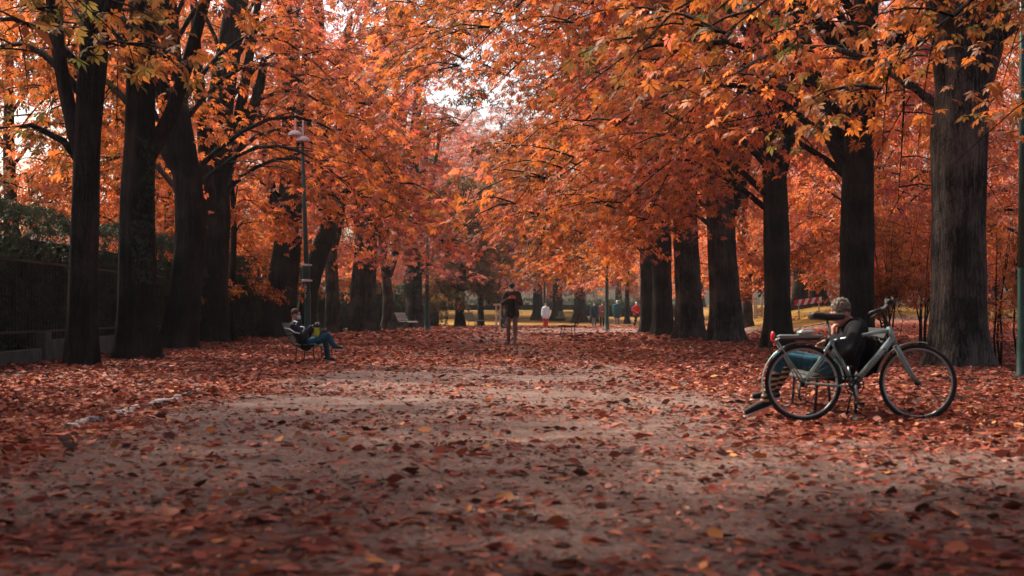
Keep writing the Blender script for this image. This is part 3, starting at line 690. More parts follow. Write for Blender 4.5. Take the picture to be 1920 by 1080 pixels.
for (x, y, rz, sc, lab) in [(-15.5, 44, 1, .8, 'orange tree behind the hedge at the far left edge'), (-19, 78, 2, 1.1, 'orange tree behind the hedge between the first two left trunks'), (-15, 74, 3, .9, 'orange tree glowing between the fourth left trunk and the slim young tree'),
                       (-14, 92, 4, 1.0, 'orange tree behind the hedge and the leaning left trunk'), (-13.5, 56, 5, .75, 'orange tree directly above the pale building roof')]:
    copy_tree(k1, (x, y, H(x, y)), rz, sc, lab)
for (x, y, rz, sc, lab) in [(4, 152, 1, 1, 'rusty tree above the woman in the white jacket'), (12, 160, 2, 1, 'rusty tree above the man in the teal jacket'), (-14, 158, 3, 1.1, 'rusty tree behind the two thin upright stems of the left row'),
                       (20, 150, 4, 1, 'rusty tree between the flared and the ridged right trunks'), (0, 175, 2.2, 1.2, 'rusty tree rising straight behind the walking man'), (9, 180, 3.1, 1.3, 'rusty tree above the curved side-on bench'), (-10, 182, 4.4, 1.3, 'tall rusty tree behind the second lamp post'),
                       (38, 160, 1.5, 1.2, 'rusty far tree behind the trunk above the grey haired man'), (18, 185, .9, 1.3, 'rusty far tree above the dark touching pair of trunks'), (-24, 155, 5, 1.2, 'rusty far tree behind the near lamp post'), (-2.5, 160, 1.1, 1.15, 'rusty tree left of the walking man, above the litter bin')]:
    copy_tree(k2, (x, y, H(x, y)), rz, sc, lab)
for (x, y, rz, sc, lab) in [(19, 74, 1, 1, 'coral tree just right of the trunk above the grey haired man'), (14.5, 46, 3, .8, 'coral tree directly behind the massive right trunk'), (17, 90, 4, 1.1, 'coral tree behind the trunk left of the saddle'), (26, 88, 5, 1.1, 'coral tree left of the massive right trunk'),
                       (13, 100, 0.7, 1.0, 'coral tree behind the grey ridged trunk'), (20, 52, 2.6, .9, 'coral tree at the right edge beyond the green pole'), (34, 100, 3.3, 1.3, 'tall coral tree right of the massive right trunk'), (12.5, 76, 5.5, .8, 'coral tree above the wooden tree guard frame'),
                       (23, 108, 2.9, 1.3, 'tall coral tree above the striped barrier')]:
    copy_tree(k3, (x, y, H(x, y)), rz, sc, lab)
for (x, y, rz, sc, lab) in [(-9, 140, 2, 1.1, 'thin tall tree in the sky gap above the second lamp post'), (-12, 125, 1, 1, 'thin tall tree behind the stout double trunk'), (-16, 112, 4, .9, 'thin tall tree above the leaning left trunk')]:
    copy_tree(k4, (x, y, H(x, y)), rz, sc, lab)

# a few individual mid-distance trees
tree('tree', 'bushy dark green and brown tree just right of the second lamp post', 'tree', (gx(862, 96), 96), [(0, 0, 0), (0, 0, 2), (0.3, 0, 5), (0.4, 0, 9)], [0.3, 0.27, 0.2, 0.04],
     limbs=32, hz=(2.0, 8), reach=2.7, z_low=1.5, hue=(0.19, 0.13), dens=2.6, seed=61, nl=5, prof=(1.0, 1.0), lsize=1.3, zcut=60, flare=1.2)
tree('tree', 'small tree with a straight thin dark trunk standing left of the walking man', 'tree', (gx(901, 102), 102), [(0, 0, 0), (0, 0, 3), (-0.2, 0, 6), (0, 0, 10)], [0.22, 0.19, 0.15, 0.04],
     limbs=18, hz=(2.8, 9), reach=3.8, z_low=2.3, hue=(0.78, 0.10), dens=1.2, seed=62, nl=5, lsize=1.3, zcut=60, flare=1.15)
tree('tree', 'wide mauve brown tree spreading behind the walking man', 'tree', (-0.6, 121), [(0, 0, 0), (0, 0, 3), (-0.2, 0, 7), (0, 0, 13)], [0.3, 0.26, 0.2, 0.05],
     limbs=34, hz=(2.6, 12.5), reach=6.8, z_low=2.6, hue=(0.83, 0.05), dens=1.3, seed=75, nl=5, lsize=1.25, zcut=60, flare=1.15, prof=(1.0, .7))
tree('tree', 'mauve brown tree filling the gap behind the second lamp post', 'tree', (-7.5, 128), [(0, 0, 0), (0, 0, 3), (-0.2, 0, 7), (0, 0, 12)], [0.28, 0.24, 0.2, 0.05],
     limbs=30, hz=(2.6, 11), reach=5.8, z_low=2.2, hue=(0.82, 0.06), dens=1.3, seed=76, nl=5, lsize=1.25, zcut=60, flare=1.15, prof=(1.0, .7))
for (lab, px, Y, w, sd) in [('dark far trunk directly behind the woman in the white jacket', 1008, 118, 20, 63), ('stumpy wide far trunk right of the woman in white', 1045, 116, 22, 64),
                            ('tall grey far trunk behind the curved bench', 1086, 112, 24, 65), ('thin brown trunk to the right of the man in the teal jacket', 1176, 108, 9, 66)]:
    s_ = F / Y
    tree('tree', lab, 'tree', (gx(px, Y), Y), [(0, 0, 0), (0, 0, 2), (0.1, 0, 6), (0, 0, 13)], [w / s_ / 2, w / s_ / 2 * .85, w / s_ / 2 * .8, 0.05],
         limbs=14, hz=(2.6, 12), reach=5.2, z_low=2.5, hue=(0.66, 0.14), dens=0.75, seed=sd, nl=5, lsize=1.4, zcut=60, flare=1.3)
for (lab, px, Y, w, sd) in [('grey slim trunk directly behind the striped barrier', 1500, 84, 30, 67), ('wide brown trunk at the right end of the striped barrier', 1535, 88, 34, 68), ('dark trunk left of the wooden tree guard', 1392, 92, 26, 69)]:
    s_ = F / Y
    tree('tree', lab, 'tree', (gx(px, Y), Y), [(0, 0, 0), (0, 0, 2), (0.1, 0, 6), (0, 0, 13)], [w / s_ / 2, w / s_ / 2 * .85, w / s_ / 2 * .8, 0.05],
         limbs=12, hz=(3.4, 12), reach=5.0, z_low=3.6, hue=(0.62, 0.12), dens=0.7, seed=sd, nl=5, lsize=1.4, zcut=60, flare=1.2, barkm='bark_grey')

# shrubs at the right edge
def shrub(label, x, y, h, w, hue, seed, n=900, stems=7, ls=0.6):
    rng = np.random.default_rng(seed); rs = random.Random(seed)
    root = thing('shrub', label, 'shrub', (x, y, H(x, y)))
    mb = MB(); P_ = []
    for i in range(stems):
        a = rs.uniform(0, 6.28); r = rs.uniform(.15, .5) * w
        pts = [Vector((cos(a) * 0.08, sin(a) * 0.08, -0.05))]
        for k in range(1, 6): t = k / 5; pts.append(Vector((cos(a) * r * t ** 1.3 + rs.uniform(-.05, .05), sin(a) * r * t ** 1.3 + rs.uniform(-.05, .05), h * t * rs.uniform(.92, 1.05))))
        mb.tube(pts, [0.025, 0.022, 0.018, 0.014, 0.009, 0.004], 5)
        for q in range(5):
            t = rs.uniform(.3, 1); kf = t * 5; k0 = min(int(kf), 4); p = pts[k0].lerp(pts[k0 + 1], kf - k0); b = rs.uniform(0, 6.28); l = rs.uniform(.3, .7) * w * .5
            e = p + Vector((cos(b) * l, sin(b) * l, rs.uniform(.1, .5) * l)); mb.tube([p, p.lerp(e, .5) + Vector((0, 0, .03)), e], [0.01, 0.007, 0.003], 4)
            m_ = n // (stems * 5); tt = rng.uniform(0.1, 1.05, m_)[:, None]
            P_.append(np.array(p)[None] * (1 - tt) + np.array(e)[None] * tt + rng.normal(0, 0.13, (m_, 3)))
    mb.build('stem', M['bark'], root)
    P_ = np.concatenate(P_); P_ = P_[P_[:, 2] > 0.1]; m_ = len(P_)
    leaf_cloud('foliage', rng, P_, rng.uniform(0, 6.28, m_), rng.uniform(.6, 1.2, m_) * ls, np.clip(rng.normal(hue, .1, m_), 0, 1), rng.uniform(.1, 1, m_), root, M['leaf'], nl=5)
    return root
shrub('brown leaved undergrowth shrub right of the massive trunk', 10.2, 28.5, 2.9, 2.2, 0.42, 71, 1500)
shrub('bare stemmed sapling shrub between the massive trunk and the right edge pole', 8.7, 25.5, 2.6, 0.9, 0.5, 72, 160, stems=3)
shrub('leafy brown shrub behind the handlebars left of the massive trunk', 8.3, 31.5, 3.0, 2.0, 0.45, 73, 1800)
shrub('tall rusty shrub seen through the front wheel side of the massive trunk', 10.4, 36.0, 3.6, 2.6, 0.6, 74, 1800)

# ---------------------------------------------------------------- hedge, wall, fence and building on the left
def hedge(name, label, line, top, thick, seed, n_per=480, cat='hedge', leaf=0.55, base=0.0):
    rng = np.random.default_rng(seed)
    root = thing(name, label, cat, (line[0][0], line[0][1], 0))
    P_ = []; core = MB()
    for (a, b) in zip(line[:-1], line[1:]):
        a = np.array(a, float); b = np.array(b, float); L_ = np.linalg.norm(b - a); dirv = (b - a) / L_; nrm = np.array([dirv[1], -dirv[0]])
        m_ = int(L_ * n_per); t = rng.uniform(0, L_, m_); 
        face = rng.random(m_) < 0.72
        hh = np.where(face, rng.uniform(base, top, m_), top); tw = np.where(face, thick / 2, rng.uniform(-thick / 2, thick / 2, m_))
        bump_ = 0.35 * (vnoise(t, hh * 1.0, 0.9, seed) - .5) + 0.25 * (vnoise(t, hh, 2.2, seed + 1) - .5)
        xy = a[None] + dirv[None] * t[:, None] + nrm[None] * (tw + np.where(face, bump_, 0))[:, None]
        z = hh + np.where(face, 0, bump_ + .3 * (vnoise(t, tw * 0, .5, seed + 2) - .5)) + rng.normal(0, .06, m_)
        P_.append(np.stack([xy[:, 0] - line[0][0], xy[:, 1] - line[0][1], z], -1))
        c = (a + b) / 2; core.box((c[0] - line[0][0], c[1] - line[0][1], (base + top - .55) / 2), (thick * .35, L_ + .02, top - .55 - base), rz=math.atan2(dirv[1], dirv[0]) - pi / 2)
    core.build('twigs', M['bark'], root, smooth=False)
    P_ = np.concatenate(P_); m_ = len(P_)
    leaf_cloud('foliage', rng, P_, rng.uniform(0, 6.28, m_), rng.uniform(.6, 1.3, m_) * leaf, np.clip(rng.beta(2, 3, m_) * .9 + .15 * (vnoise(P_[:, 1], P_[:, 2], .8, seed) > .75), 0, 1), rng.uniform(0, 1, m_), root, M['hedge'], nl=5, tilt=(.7, .6))
    return root
hedge('hedge', 'tall dark clipped hedge behind the iron fence along the left side', [(-9.9, 17), (-10.3, 40), (-11.2, 62), (-11.0, 78)], 3.05, 1.0, 81)
hedge('hedge', 'dark hedge stretch running on behind the ivy covered trunk', [(-10.6, 79.5), (-8.2, 94), (-5.6, 104)], 2.7, 1.6, 82, 260, leaf=.8)
hedge('hedge', 'low dark green hedge at the back of the lawn in the centre', [(-12, 139), (6, 141), (16, 139)][::-1], 2.25, 1.4, 83, 60, leaf=1.4, base=1.2)
hedge('hedge', 'low dark green hedge behind the people in the distance', [(6, 126), (14, 122)][::-1], 1.75, 1.2, 84, 80, leaf=1.2, base=.6)

wallt = thing('wall', 'low pale concrete wall stepping up at a square pillar at the lower left', 'wall', (-9.3, 17, 0))
def wx_(y): return -9.25 - (y - 25) * 0.035
mb = MB()
for (y0, y1, h0) in [(17, 28.0, .28), (28.45, 40, .44)]:
    c = (y0 + y1) / 2; mb.box((wx_(c) + 9.3, c - 17, h0 / 2 - .05), (.22, (y1 - y0), h0 + .1), rz=math.atan2(.035, 1), bev=.012)
mb.build('base_course', M['concrete'], wallt, smooth=False)
mb = MB(); mb.box((wx_(28.2) + 9.32, 11.2, .30), (.32, .42, .60), rz=.035, bev=.015); mb.build('pillar', M['concrete'], wallt, smooth=False)
fen = thing('fence', 'dark iron picket fence standing on the low concrete wall', 'fence', (-9.3, 17, 0))
mb = MB(); y = 17.1
while y < 40:
    b0 = .28 if y < 28.1 else .44
    mb.box((wx_(y) + 9.3, y - 17, b0 + .87), (.014, .014, 1.75)); y += .2
mb.build('pickets', M['iron'], fen, smooth=False)
mb = MB()
for h in (.62, 1.98):
    mb.box((wx_(28.5) + 9.3, 11.5, h), (.03, 23, .045), rz=.035)
mb.build('rails', M['iron'], fen, smooth=False)
fen.children[0].name = 'picket_row'

bld = thing('building', 'low pale building with a white sloping roof showing above the hedge on the left', 'building', (-17.6, 64, 0))
mb = MB(); mb.box((0, 0, 1.6), (5, 7, 3.2)); mb.build('wall', M['wall'], bld, smooth=False)
mb = MB(); mb.add([(-2.9, -3.9, 4.45), (2.9, -3.9, 4.0), (2.9, 3.9, 4.0), (-2.9, 3.9, 4.45), (-2.9, -3.9, 3.2), (2.9, -3.9, 3.2), (2.9, 3.9, 3.2), (-2.9, 3.9, 3.2)],
                  [(0, 1, 2, 3), (7, 6, 5, 4), (0, 4, 5, 1), (1, 5, 6, 2), (2, 6, 7, 3), (3, 7, 4, 0)]); mb.build('roof', M['roof'], bld, smooth=False)

# ---------------------------------------------------------------- kerb stones
rs = random.Random(9)
kb = thing('kerb', 'broken row of pale kerb stones half covered by leaves on the left', 'kerb', (-3.85, 12.3, 0))
mb = MB(); y = 0.0
while y < 6.0:
    l = rs.uniform(.12, .30)
    mb.box((rs.uniform(-.05, .05), y + l / 2, rs.uniform(-.035, -.01)), (rs.uniform(.08, .15), l - .02, .12), rz=rs.uniform(-.06, .06), rx=rs.uniform(-.03, .03), bev=.02)
    y += l + (rs.uniform(.1, .4) if rs.random() < .25 else .02)
mb.build('stones', M['stone'], kb, smooth=False); kb.children[0].name = 'stone_row'

# ---------------------------------------------------------------- fallen leaves (one stuff object)
def litter():
    rng = np.random.default_rng(5)
    V_all = []; F_all = []; hu_all = []; rn_all = []; off = 0
    def strip(n, y0, y1, fine, size, heap=0.0):
        nonlocal off
        # sample y so that density per m2 is even, x inside the widened view
        y = np.sqrt(rng.uniform(y0 ** 2, y1 ** 2, n)); x = rng.uniform(-1, 1, n) * (0.40 * y + 1.2)
        d = litter_density(x, y); keep = rng.random(n) < np.clip(d, 0, 1) ** (1.15 if size > .05 else .5)
        x, y, d = x[keep], y[keep], d[keep]; m = len(x)
        s = size * np.clip(rng.lognormal(-.35, .5, m), .18, 1.6); yaw = rng.uniform(0, 6.283, m)
        curl = rng.normal(0.0, 1.0, m) * 1.0; 
        if fine: us = np.array([0, .3, .65, 1.0]); ws = np.array([.06, .75, 1.0, .05])
        else: us = np.array([0, .55, 1.0]); ws = np.array([.1, 1.0, .1])
        nu = len(us)
        L_ = s[:, None] * (us[None] - .5)
        w = rng.uniform(.13, .34, m)[:, None] * s[:, None] * ws[None]
        bend = s * rng.uniform(-.15, .35, m) * rng.random(m); fold = s * rng.normal(.05, .07, m)
        zc = bend[:, None] * (us[None] - .5) ** 2 * 2
        P_ = np.zeros((m, nu, 3, 3))
        for j, sg in enumerate((-1, 0, 1)):
            P_[:, :, j, 0] = L_ ; P_[:, :, j, 1] = w * sg; P_[:, :, j, 2] = zc + (fold[:, None] * ws[None] if sg else 0)
        P_ = P_.reshape(m, nu * 3, 3)
        Rm = rot_mats(rng, m, yaw, 0, 0.12)
        P_ = np.einsum('nij,nkj->nki', Rm, P_)
        lift = -P_[:, :, 2].min(1) + rng.uniform(-.004, .012, m) + np.where(d > .75, rng.uniform(0, .05, m), 0)
        P_[:, :, 2] += (lift + height(x, y) + 0.025 * (vnoise(x, y, 0.35, 1) - 0.5))[:, None]
        P_[:, :, 0] += x[:, None]; P_[:, :, 1] += y[:, None]
        fs = []
        for i in range(nu - 1):
            for j in range(2): fs.append((i * 3 + j, (i + 1) * 3 + j, (i + 1) * 3 + j + 1, i * 3 + j + 1))
        fs = np.array(fs)
        F_all.append((fs[None] + (np.arange(m) * nu * 3)[:, None, None] + off).reshape(-1, 4)); V_all.append(P_.reshape(-1, 3)); off += m * nu * 3
        hu = np.clip(rng.normal(.45, .25, m) + .25 * (vnoise(x, y, .7, 2) - .5), 0, 1)
        hu_all.append(np.repeat(hu, nu * 3)); rn_all.append(np.repeat(rng.uniform(0, 1, m), nu * 3))
    strip(17000, 3.6, 9, True, .075)
    strip(74000, 9, 20, True, .075)
    strip(170000, 20, 45, False, .09)
    strip(60000, 45, 95, False, .17)
    strip(34000, 3.6, 13, False, .034)
    strip(50000, 13, 30, False, .045)
    o = np_mesh('leaf_litter', np.concatenate(V_all), np.concatenate(F_all), M['litter'], attrs={'hue': np.concatenate(hu_all), 'rnd': np.concatenate(rn_all)}, smooth=True)
    tag(o, 'red and brown fallen chestnut leaves covering the ground', 'fallen leaves', kind='stuff')
litter()

# ---------------------------------------------------------------- benches
def park_bench(label, x, y, rz, slat='slat_green', sc=1.0, length=1.75, group='slatted park benches with curved backs'):
    b = thing('park_bench', label, 'bench', (x, y, H(x, y)), rz, group); b.scale = (sc,) * 3
    prof = [(.33, .375), (.29, .405), (.2, .405), (.08, .395), (-.05, .39), (-.16, .40), (-.235, .45), (-.285, .54), (-.33, .64), (-.375, .74), (-.42, .85)]
    seatp, backp = prof[0:6], prof[6:]
    def slats(ps, name):
        mb = MB(); full = prof
        for p in ps:
            i = full.index(p); a = full[max(i - 1, 0)]; c = full[min(i + 1, len(full) - 1)]
            ang = math.atan2(c[1] - a[1], c[0] - a[0])
            mb.box((p[0] + .012 * sin(ang) * (-1), 0, p[1] + .014), (.072 if name == 'seat' else .062, length, .024), ry=-ang, bev=.006)
        return mb.build(name, M[slat], b, smooth=False)
    slats(seatp, 'seat')
    pb = [(-.262, .50), (-.30, .575), (-.335, .655), (-.372, .735), (-.408, .815), (-.425, .86)]
    mb = MB()
    for (px_, pz) in pb: mb.box((px_ + .015, 0, pz), (.022, length, .06), ry=-.43, bev=.005)
    mb.build('backrest', M[slat], b, smooth=False)
    for sy in (-length / 2 + .22, length / 2 - .22):
        mb = MB(); mb.tube([(p[0], sy, p[1] - .018) for p in prof], .018, 8); mb.build('side_frame', M['dark_metal'], b)
        for lx in (.24, -.12):
            mb = MB(); mb.tube([(lx, sy, .39), (lx + .015 * (1 if lx > 0 else -1), sy, .2), (lx + .03 * (1 if lx > 0 else -1), sy, .0)], .015, 8); mb.build('leg', M['dark_metal'], b)
        mb = MB(); mb.tube([(-.26, sy, .012), (-.15, sy, .035), (.06, sy, .045), (.27, sy, .035), (.36, sy, .012)], .018, 8); mb.build('foot_rail', M['dark_metal'], b)
    return b
park_bench('green slatted bench on the left with a man in a dark jacket sitting on it', gx(572, 28.3), 28.5, 0, sc=.88)
park_bench('bench on the right hidden behind the bicycle, carrying the grey haired man', 3.16, 14.2, pi, 'slat_dark', sc=.95, length=1.6)
park_bench('pale slatted empty bench in front of the ivy covered trunk', gx(763, 83), 83, -.3, 'slat_pale', 1.08, length=1.5)
park_bench('sage green empty bench in front of the small straight tree', gx(889, 94), 94, -.35, 'slat_sage', 1.1, length=1.5)
park_bench('dark empty bench seen from its side near the middle of the avenue', gx(1068, 57), 57, pi - .12, 'slat_brown', 1.12)
park_bench('sage green bench seen from behind between the far trunks', gx(1064, 112), 112, pi / 2 + .3, 'slat_sage', 1.0)

# ---------------------------------------------------------------- lamp posts
def lamp_post(label, px, Y, h, r, shades=(), top_ext=0, bands=(), lean=0.0, num=None, group='green lamp posts along the avenue'):
    x = gx(px, Y)
    l = thing('street_lamp', label, 'street lamp', (x, Y, H(x, Y)), 0, group)
    mb = MB(); mb.lathe((0, 0, 0), [(0.001, 0), (r * 1.9, 0), (r * 1.9, .05), (r * 1.35, .09), (r * 1.25, .5), (r * 1.1, .56), (r * 1.05, 1.6), (r, 1.66)], 20)
    mb.tube([(0, 0, 1.6), (lean * .4, 0, h * .5), (lean, 0, h)], [r, r * .8, r * .55], 14); mb.build('pole', M['green_paint'], l)
    for (dx, dz, rr) in shades:
        mb = MB(); mb.tube([(lean, 0, h + dz + .05), (lean + dx * .5, 0, h + dz + .22), (lean + dx, 0, h + dz + .14)], .018, 8); mb.build('arm', M['green_paint'], l)
        mb = MB(); mb.lathe((lean + dx, 0, h + dz), [(.001, .15), (rr * .3, .15), (rr * .62, .13), (rr * .86, .08), (rr, 0), (rr * .97, -.02), (rr * .92, 0), (rr * .8, .06), (.02, .10)], 24)
        sh = mb.build('lamp_shade', M['white_shade'], l)
        mb = MB(); mb.ell((lean + dx, 0, h + dz + .03), (.08, .08, .06)); mb.build('bulb', M['white_shade'], sh)
        mb = MB(); mb.lathe((lean + dx, 0, h + dz + .14), [(.03, 0), (.028, .5), (.02, .54), (.001, .55)], 10); mb.build('ballast_tube', M['white_shade'], sh)
    for bz in bands:
        mb = MB(); mb.lathe((lean * bz / h, 0, bz), [(r * 1.35, -.035), (r * 1.5, -.03), (r * 1.5, .03), (r * 1.35, .035)], 18)
        mb.box((r * 1.6 + lean * bz / h, 0, bz), (.10, .03, .05), bev=.008); mb.build('clamp_band', M['white_band'], l)
    if len(bands) == 2:
        mb = MB(); z0, z1 = min(bands), max(bands); mb.lathe((lean * z0 / h, 0, z0), [(r * 1.28, .03), (r * 1.32, .05), (r * 1.32, z1 - z0 - .05), (r * 1.28, z1 - z0 - .03)], 18); mb.build('sleeve', M['green_paint'], l)
    if num:
        for k, chx in enumerate(num):
            cu = bpy.data.curves.new('numeral', 'FONT'); cu.body = chx; cu.size = .17; cu.extrude = .003; cu.align_x = 'CENTER'
            o = bpy.data.objects.new('numeral', cu); COL.objects.link(o)
            dg = bpy.context.evaluated_depsgraph_get(); me = bpy.data.meshes.new_from_object(o.evaluated_get(dg)); COL.objects.unlink(o)
            q = bpy.data.objects.new('numeral', me); COL.objects.link(q); me.materials.clear(); me.materials.append(M['white_band'])
            q.parent = l; q.location = (lean * .3, -r * 1.02 - .006, min(bands) - .24 - k * .15); q.rotation_euler = (R(90), 0, 0)
    return l
lamp_post('green lamp post with two white bowl shades and a clamped sleeve, behind the seated man', 577, 44.5, 6.35, .092,
          [(-.22, .18, .235), (.02, 0.0, .235)], bands=(gz(497, 44.5), gz(526, 44.5)), lean=-.17, num=['6', '7', '1'])
lamp_post('green lamp post with a small curved side arm beside the ivy covered trunk', 801, 76, 6.15, .12, [(.55, -.1, .16)])
lamp_post('green lamp post standing between the walking couple and the man in teal', 1138, 80, 6.6, .10, [(-.25, .1, .22), (.25, .02, .22)])
lamp_post('distant lamp post with twin white shades above the woman in the white jacket', 1021, 100, 6.5, .085, [(-.26, .0, .24), (.22, -.06, .24)])
lamp_post('green lamp post cut by the right edge of the picture', 1917, 21.3, 7.0, .065, [(.3, .1, .23)])

# ---------------------------------------------------------------- bin, guards, barrier, fence
Y = 84; x = gx(945, Y)
bn = thing('litter_bin', 'dark teal litter bin with pale scribbles left of the walking man', 'bin', (x, Y, H(x, Y)))
mb = MB(); mb.lathe((0, 0, 0), [(.001, .05), (.17, .05), (.19, .1), (.21, .58), (.225, .6), (.225, .64), (.19, .64), (.18, .3)], 20); mb.build('container', M['bin'], bn)
mb = MB(); mb.tube([(.0, .22, 0), (.0, .22, 1.2)], .02); mb.build('post', M['bin'], bn)
mb = MB()
for (a, z, l) in [(-.1, .22, .12), (.03, .3, .14), (.1, .18, .1), (.06, .4, .1), (-.04, .15, .1)]:
    mb.tube([(a, -.215, z), (a + l * .4, -.212, z + .05), (a + l, -.20, z - .02)], .014, 5)
mb.build('graffiti', M['white_band'], bn)
def guard(label, px, Y, w, h, posts, bars):
    x = gx(px, Y); t = thing('tree_guard', label, 'tree guard', (x, Y, H(x, Y)))
    for (dx, dy) in posts:
        mb = MB(); mb.box((dx, dy, h / 2), (.10, .10, h), bev=.012, rz=.1, ry=.01 * (dx > 0)); mb.build('post', M['wood'], t, smooth=False)
    for (x0, x1, dy, z) in bars:
        mb = MB(); mb.box(((x0 + x1) / 2, dy, z), (x1 - x0, .05, .12), bev=.01); mb.build('rail', M['wood'], t, smooth=False)
guard('two pale wooden posts joined by a cross rail beside the litter bin', 935, 90, .5, 1.5, [(-.16, 0), (.1, .05)], [(-.35, .45, -.085, 1.46)])
guard('pale wooden tree guard frame on the rise between two right row trunks', 1417, 84, .9, 1.25, [(-.42, 0), (-.08, .0), (.08, .3), (.38, .1)], [(-.46, .02, -.08, 1.2), (-.42, -.04, -.08, .2)])
Y = 74; x = gx(1515, Y)
ba = thing('road_barrier', 'red and white striped barrier board on the grassy rise behind the bicycle', 'barrier', (x, Y, H(x, Y)), .0)
mb = MB(); n = 8; W = 1.42; h0, h1 = .62, .92
mb.cur = 0; tilt = .13
for i in range(n):
    mb.cur = i % 2; a = -W / 2 + W * i / n; b = a + W / n; sh = .13
    def P3(xx, z, y): return (xx, y, z + (xx) * tilt + .15)
    a0, b0, a1, b1 = max(a - sh / 2, -W / 2), b - sh / 2 if i < n - 1 else W / 2, a + sh / 2 if i else -W / 2, min(b + sh / 2, W / 2)
    mb.add([P3(a0, h0, -.02), P3(b0, h0, -.02), P3(b1, h1, -.02), P3(a1, h1, -.02), P3(a0, h0, .02), P3(b0, h0, .02), P3(b1, h1, .02), P3(a1, h1, .02)],
           [(0, 1, 2, 3), (7, 6, 5, 4), (3, 2, 6, 7), (4, 5, 1, 0)] + ([(0, 3, 7, 4)] if i == 0 else []) + ([(1, 5, 6, 2)] if i == n - 1 else []))
mb.build('board', [M['barrier_red'], M['barrier_white']], ba, smooth=False)
for sx in (-.5, .55):
    for sy in (-.22, .3):
        mb = MB(); mb.tube([(sx, .035 * (1 if sy > 0 else -1), .95 + sx * tilt), (sx + .1 * (1 if sy > 0 else .2), sy, 0)], .02, 8); mb.build('leg', M['alloy'], ba)
Y = 88; x = gx(1551, Y)
wf = thing('fence', 'short stretch of white railing glimpsed behind the grey haired man', 'fence', (x, Y, H(x, Y)))
for i in range(7):
    mb = MB(); mb.box((-.3 + i * .12, 0, .45), (.05, .03, .8), bev=.006); mb.build('picket', M['barrier_white'], wf, smooth=False)
for z in (.2, .8): mb = MB(); mb.box((.06, .03, z), (.85, .025, .05)); mb.build('rail', M['barrier_white'], wf, smooth=False)

# ---------------------------------------------------------------- people
def hand(mb, w, d, nrm, curl=0.6, s=1.0, side=1):
    """palm, four unequal bent fingers and a thumb leaving the side of the palm; w wrist, d pointing direction, nrm palm-facing normal"""
    w = Vector(w); d = Vector(d).normalized(); n = Vector(nrm); n = (n - d * n.dot(d)).normalized(); a = d.cross(n) * side
    s *= 1.0
    mb.cap(w, w + d * .03 * s, .024 * s, .026 * s, 10)
    for k in (-1.2, -.4, .4, 1.2):
        mb.cap(w + d * .02 * s + a * k * .012 * s, w + d * .085 * s + a * k * .018 * s, .015 * s, .012 * s, 8)
    for k, l in zip((-1.5, -.5, .5, 1.5), (.062, .075, .080, .070)):
        p = w + d * .088 * s + a * k * .019 * s; c1 = curl * .7; q = p + (d * cos(c1) + n * sin(c1)) * l * .5 * s
        c2 = curl * 1.7; r_ = q + (d * cos(c2) + n * sin(c2)) * l * .32 * s; c3 = curl * 2.4; t = r_ + (d * cos(c3) + n * sin(c3)) * l * .24 * s
        mb.cap(p, q, .0105 * s, .0098 * s, 8); mb.cap(q, r_, .0098 * s, .009 * s, 8); mb.cap(r_, t, .009 * s, .008 * s, 8)
    p = w + d * .03 * s + a * .026 * s; q = p + (d * .7 + a * .6 + n * .35).normalized() * .036 * s; t = q + (d * .85 + a * .1 + n * .5).normalized() * .03 * s
    mb.cap(p, q, .014 * s, .012 * s, 8); mb.cap(q, t, .012 * s, .009 * s, 8)

def basis(fwd, up=(0, 0, 1)):
    from mathutils import Matrix
    f = Vector(fwd).normalized(); u = Vector(up); u = (u - f * u.dot(f)).normalized(); s = f.cross(u)
    return Matrix((f, -s, u)).transposed()      # columns: forward, left, up

